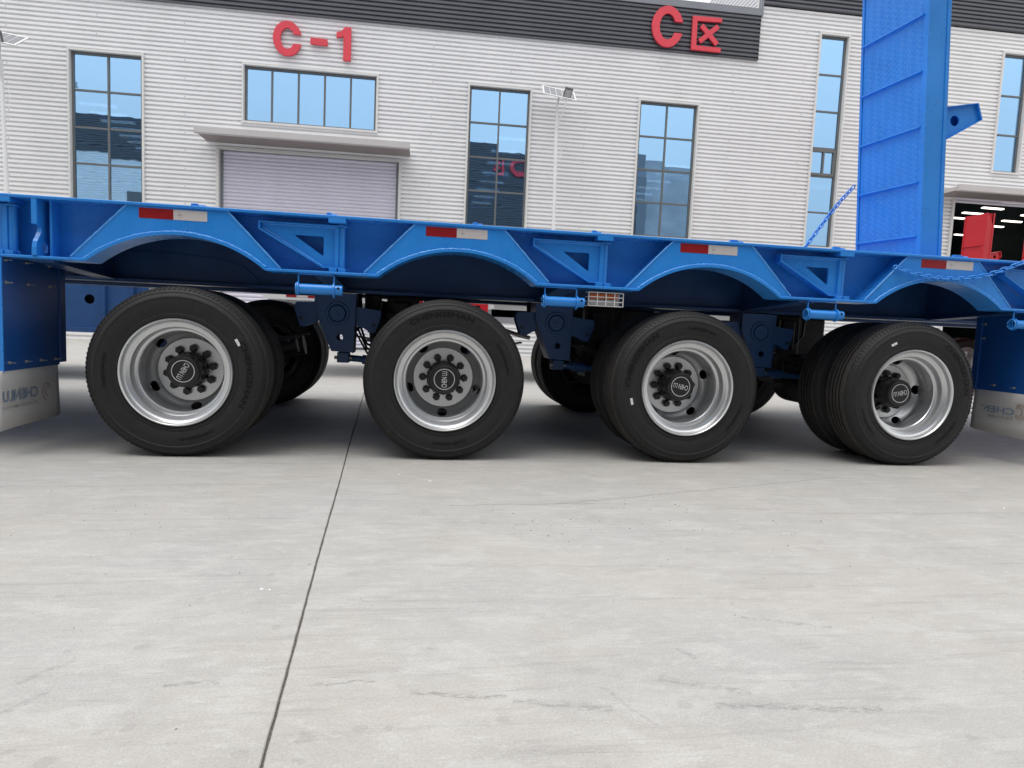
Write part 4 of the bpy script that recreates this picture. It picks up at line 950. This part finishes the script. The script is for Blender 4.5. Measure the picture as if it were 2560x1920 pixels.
# ------------------------------------------------------------------ folded ramp
def ramp(parent, P0, lean, wdir, wd, ht, th, bars, paint, pattern=True, top_cut=False, lug=None):
    """P0 near bottom corner of the tread face; box thickness runs toward +X"""
    h = Vector((lean, 0, 1)).normalized(); w_ = Vector(wdir).normalized(); t_ = w_.cross(h).normalized()
    if t_.x < 0: t_ = -t_
    P0 = Vector(P0)
    def W(a_, b_, c_): return P0 + w_ * a_ + h * b_ + t_ * c_
    def bx(mb, a0, a1, b0, b1, c0, c1):
        mb.add([W(a_, b_, c_) for c_ in (c0, c1) for (a_, b_) in ((a0, b0), (a1, b0), (a1, b1), (a0, b1))], [(0, 3, 2, 1), (4, 5, 6, 7), (0, 1, 5, 4), (1, 2, 6, 5), (2, 3, 7, 6), (3, 0, 4, 7)])
    rp_ = MB()
    if top_cut: rp_.prism([(0, 0), (ht, 0), (ht, .02), (ht - .20, th), (0, th)], 0, .012, lambda b_, c_, d: tuple(W(d, b_, c_)))
    else: bx(rp_, 0, .012, 0, ht, 0, th)
    o = rp_.obj('ramp', paint, parent, bevel=.002)
    if top_cut: mb = MB().prism([(0, 0), (ht, 0), (ht, .02), (ht - .20, th), (0, th)], wd - .012, wd, lambda b_, c_, d: tuple(W(d, b_, c_)))
    else: mb = MB(); bx(mb, wd - .012, wd, 0, ht, 0, th)
    mb.obj('ramp_side', paint, o)
    mb = MB(); bx(mb, -.004, .040, 0, ht, -.006, .0); bx(mb, wd - .022, wd + .003, 0, ht, -.006, .0); mb.obj('edge_strip', paint, o, bevel=.0015)
    mb = MB(); bx(mb, -.006, .0, 0, ht, th - .012, th + .014); mb.obj('edge_strip', paint, o)
    zs = [0] + bars + [ht]
    for b0, b1 in zip(zs, zs[1:]):
        mb = MB(); bx(mb, .040, wd - .022, b0 + .002, b1 - .002, .001, .008); mb.obj('tread_plate', paint, o)
    mb = MB(); bx(mb, .012, wd - .012, 0, ht, th - .03, th - .02); mb.obj('back_plate', paint, o)
    for b_ in bars:
        mb = MB(); bx(mb, .036, wd - .012, b_ - .006, b_ + .006, -.020, .002); mb.obj('tread_bar', paint, o, bevel=.002)
        if paint is BLUE:
            pts = [W(.04 + (wd - .06) * i / 24, b_ - .008 + random.uniform(-.001, .001), -.002) for i in range(25)]
            MB().tube(pts, .004, 5, wob=.4).obj('weld_bead', WELD, o)
    if pattern:
        mb = MB(); b_ = .015; row = 0; p = .040
        while b_ < ht - .02:
            if all(abs(b_ - q) > .014 for q in bars):
                a_ = .062 + (p / 2 if row % 2 else 0); k_ = 0
                while a_ < wd - .035:
                    s_ = 1 if (k_ + row) % 2 else -1; L, wv = .0115, .0034; ca, sa = math.cos(R(45)) * s_, math.sin(R(45))
                    pp = [(ca * L, sa * L), (-sa * s_ * wv * s_, ca * wv), (-ca * L, -sa * L), (sa * s_ * wv * s_, -ca * wv)]
                    pp = [(ca * L, sa * L), (-sa * wv, ca * wv), (-ca * L, -sa * L), (sa * wv, -ca * wv)]
                    mb.add([W(a_ + x_, b_ + y_, .001) for x_, y_ in pp] + [W(a_, b_, -.0015)], [(0, 1, 4), (1, 2, 4), (2, 3, 4), (3, 0, 4)])
                    a_ += p; k_ += 1
            b_ += .0185; row += 1
        tag(mb.obj('checker_pattern', paint, o), kind='stuff')
    if lug:
        y_, pts, hole = lug
        lg = MB().pxz(pts, y_, y_ + .012, [ell(hole[0], hole[1], hole[2], hole[2], 20)]).obj('ramp_lug', paint, o)
        ed = pts[1:] if pts[0][0] < pts[1][0] else pts
        n_ = len(pts); c0 = Vector((sum(p[0] for p in pts) / n_, sum(p[1] for p in pts) / n_)); vs_ = []
        for p in pts:
            d = (Vector(p) - c0).normalized() * .010
            vs_ += [(p[0], y_ - .02, p[1]), (p[0] + d.x, y_ - .02, p[1] + d.y), (p[0] + d.x, y_ + .10, p[1] + d.y), (p[0], y_ + .10, p[1])]
        fs = [(i * 4 + k_, i * 4 + (k_ + 1) % 4, ((i + 1) % n_) * 4 + (k_ + 1) % 4, ((i + 1) % n_) * 4 + k_) for i in range(n_ - 1) for k_ in range(4)]
        MB().add(vs_, fs).obj('lug_flange', paint, lg)
        MB().pxz(pts, y_ + .07, y_ + .08, [ell(hole[0], hole[1], hole[2], hole[2], 20)]).obj('lug_plate', paint, lg)
    return o
ramp(tr, (3.490, .20, 1.430), -.067, (-.027, .999, .022), .655, 2.55, .148, [.157 + .37 * i for i in range(7)], BLUE,
     lug=(.30, [(3.645, 2.262), (3.931, 2.433), (3.889, 2.537), (3.645, 2.489)], (3.738, 2.413, .036)))
MB().box(4.585, 4.625, .005, .045, 1.4285, 1.70).box(4.57, 4.64, .0, .06, 1.4281, 1.436).obj('chain_post', BLUE, tr, bevel=.003)
MB().box(3.44, 3.72, .22, .84, 1.424, 1.440).obj('ramp_hinge_plate', BLUE, tr)

# ------------------------------------------------------------------ chains
LINKM = MB().tube([(.0150 * math.cos(R(a_)) * (1) + (.014 if math.cos(R(a_)) > 0 else -.014), .0135 * math.sin(R(a_)), 0) for a_ in range(15, 375, 30)], .0046, 7, closed=True).mesh('chain_link', BLUE, 60)
def chain(pts, name='chain'):
    # catmull-rom through the points, links every .043 m
    P_ = [Vector(p) for p in pts]; Q = []
    for i in range(len(P_) - 1):
        a_, b_, c_, d_ = P_[max(i - 1, 0)], P_[i], P_[i + 1], P_[min(i + 2, len(P_) - 1)]
        for k_ in range(20):
            u = k_ / 20; Q.append(.5 * ((2 * b_) + (-a_ + c_) * u + (2 * a_ - 5 * b_ + 4 * c_ - d_) * u * u + (-a_ + 3 * b_ - 3 * c_ + d_) * u ** 3))
    Q.append(P_[-1]); first = None; acc = 0; step = .0405; nxt = 0; i_ = 0
    for a_, b_ in zip(Q, Q[1:]):
        L = (b_ - a_).length
        while nxt <= acc + L:
            p = a_ + (b_ - a_) * ((nxt - acc) / L); d = (b_ - a_).normalized()
            up = Vector((0, -1, .35)); s_ = d.cross(up).normalized(); u_ = s_.cross(d).normalized()
            m_ = Matrix((d, s_, u_)).transposed() @ Matrix.Rotation(R(90 if i_ % 2 else 0) + R(random.uniform(-8, 8)), 3, 'X')
            if first is None:
                o = link(name, LINKM, tr, p); o.rotation_euler = m_.to_euler(); first = o; inv = Matrix.LocRotScale(p, m_.to_euler(), None).inverted()
            else:
                o = link('chain_link', LINKM, first); o.matrix_basis = inv @ Matrix.LocRotScale(p, m_.to_euler(), None)
            nxt += step; i_ += 1
        acc += L
    return first
c1 = chain([(3.150, -.012, 1.328), (3.22, -.013, 1.308), (3.334, -.014, 1.289), (3.455, -.014, 1.279), (3.60, -.014, 1.281), (3.786, -.014, 1.309), (3.935, -.016, 1.358), (4.114, -.02, 1.43), (4.35, -.02, 1.53), (4.6, 0, 1.64)]); c1['label'] = 'blue chain sagging across the last arch skirt'
c2 = chain([(2.90, .74, 1.43), (2.99, .78, 1.555), (3.13, .82, 1.73), (3.29, .865, 1.915), (3.42, .89, 2.05)]); c2['label'] = 'blue chain running up from the deck to the ramp'

# ------------------------------------------------------------------ neighbouring trailers beyond
bt = thing('flatbed_trailer', 'dark blue trailer frame with round hole parked behind the first wheel', 'trailer', (0, 0, 0))
MB().pxz([(-9.5, .56), (-3.0, .56), (-3.0, 1.13), (-3.3, 1.15), (-9.5, 1.15)], 4.2, 4.22, [ell(-3.63, .925, .055, .055, 16)]).obj('side_plate', NAVY_SHADE, bt)
MB().box(-4.2, -3.1, 4.30, 4.32, .62, 1.11).obj('hole_dark_backing', BLACKM, bt)  # black sheet added behind the round hole to make it read dark
MB().box(-9.5, -3.0, 4.12, 4.30, .55, .60).obj('lower_rail', NAVY_SHADE, bt)
for x in (-4.6, -3.46, -3.16): MB().box(x - .01, x + .01, 4.15, 4.199, .60, 1.13).obj('stiffener', NAVY_SHADE, bt)
MB().box(-9.5, -3.0, 4.22, 6.0, 1.12, 1.15).obj('deck_plate', NAVY_SHADE, bt)
MB().box(-9.4, -9.2, 4.3, 6.0, 0, .56).box(-5.2, -5.0, 4.6, 5.6, 0, .56).obj('support_leg', BLACKM, bt)
wt = thing('flatbed_trailer', 'white trailer with red and white tape along its rail seen under the blue deck', 'trailer', (0, 5.4, 0))
MB().box(-2.0, 1.15, 0, .10, 1.060, 1.30).obj('side_rail', WHTR, wt)
MB().box(1.15, 5.2, .3, .34, .95, 1.30).obj('side_rail', WHTR, wt)
MB().box(-2.0, 5.2, .10, 2.5, 1.28, 1.30).obj('deck', WHTR, wt)
MB().box(-2.0, 5.2, .3, .5, .86, 1.058).obj('inner_beam', GRYR, wt)
for i in range(9):
    x = -1.70 + i * .285; MB().box(x, x + .138, -.004, -.001, 1.088, 1.128).obj('reflective_tape', TAPER, wt)
    MB().box(x + .138, x + .285, -.004, -.001, 1.088, 1.128).obj('reflective_tape', TAPEW, wt)
MB().box(.80, 1.06, -.03, .05, .99, 1.14).obj('tail_lamp', REDP, wt); MB().box(.98, 1.06, -.035, .05, .93, .99).obj('tail_lamp', AMBER, wt)
MB().box(-.62, -.30, .0, .06, .56, .66).obj('side_guard', WHTR, wt); MB().box(-.56, -.45, -.004, -.001, .66, .71).obj('side_guard', REDP, wt)
MB().box(5.2, 5.5, 0, .1, 1.04, 1.10).box(5.5, 5.80, 0, .1, 1.02, 1.15).obj('tail_bracket', REDP, wt)
MB().box(5.48, 5.60, -.03, 0, 1.11, 1.17).obj('marker_lamp', WHITEP, wt)
def mini_wheel(par, x, y, z, s=1.0, tyre=True):
    o = link('wheel', RIM, par, (x, y, z), rot=(0, R(33), 0)); o.scale = (s, s, s)
    if tyre: link('tyre', TYRE, o)
    return o
mini_wheel(wt, -.26, .16, .845, .62, False); mini_wheel(wt, 3.0, .20, .88, 1.0, False)
mini_wheel(wt, .3, .2, .49); mini_wheel(wt, 2.5, .2, .49); mini_wheel(wt, 4.9, .2, .49)
rt = thing('lowbed_trailer', 'red low-bed trailer with raised ramps parked before the open doorway', 'trailer', (0, 0, 0))
MB().box(8.6, 14, 5.4, 5.55, 1.24, 1.38).obj('side_rail', REDP, rt); MB().box(8.6, 14, 5.55, 8.0, 1.341, 1.379).obj('deck', REDP, rt)
MB().box(8.6, 14, 5.9, 6.0, 1.22, 1.34).obj('main_beam', REDP, rt)
for x in (10.9, 12.2, 13.4): mini_wheel(rt, x, 5.45, .49); mini_wheel(rt, x, 7.6, .49)
ramp(rt, (8.93, 5.4, 1.38), .01, (-.02, 1, 0), .42, 1.56, .12, [.24, .64, 1.06], REDP, pattern=False, top_cut=True,
     lug=(5.42, [(9.07, 2.15), (9.16, 2.19), (9.27, 2.27), (9.25, 2.35), (9.07, 2.31)], (9.17, 2.265, .026)))
ramp(rt, (10.09, 5.4, 1.38), .01, (-.02, 1, 0), .42, 1.76, .17, [.28, .70, 1.12, 1.54], REDP, pattern=False, top_cut=True)
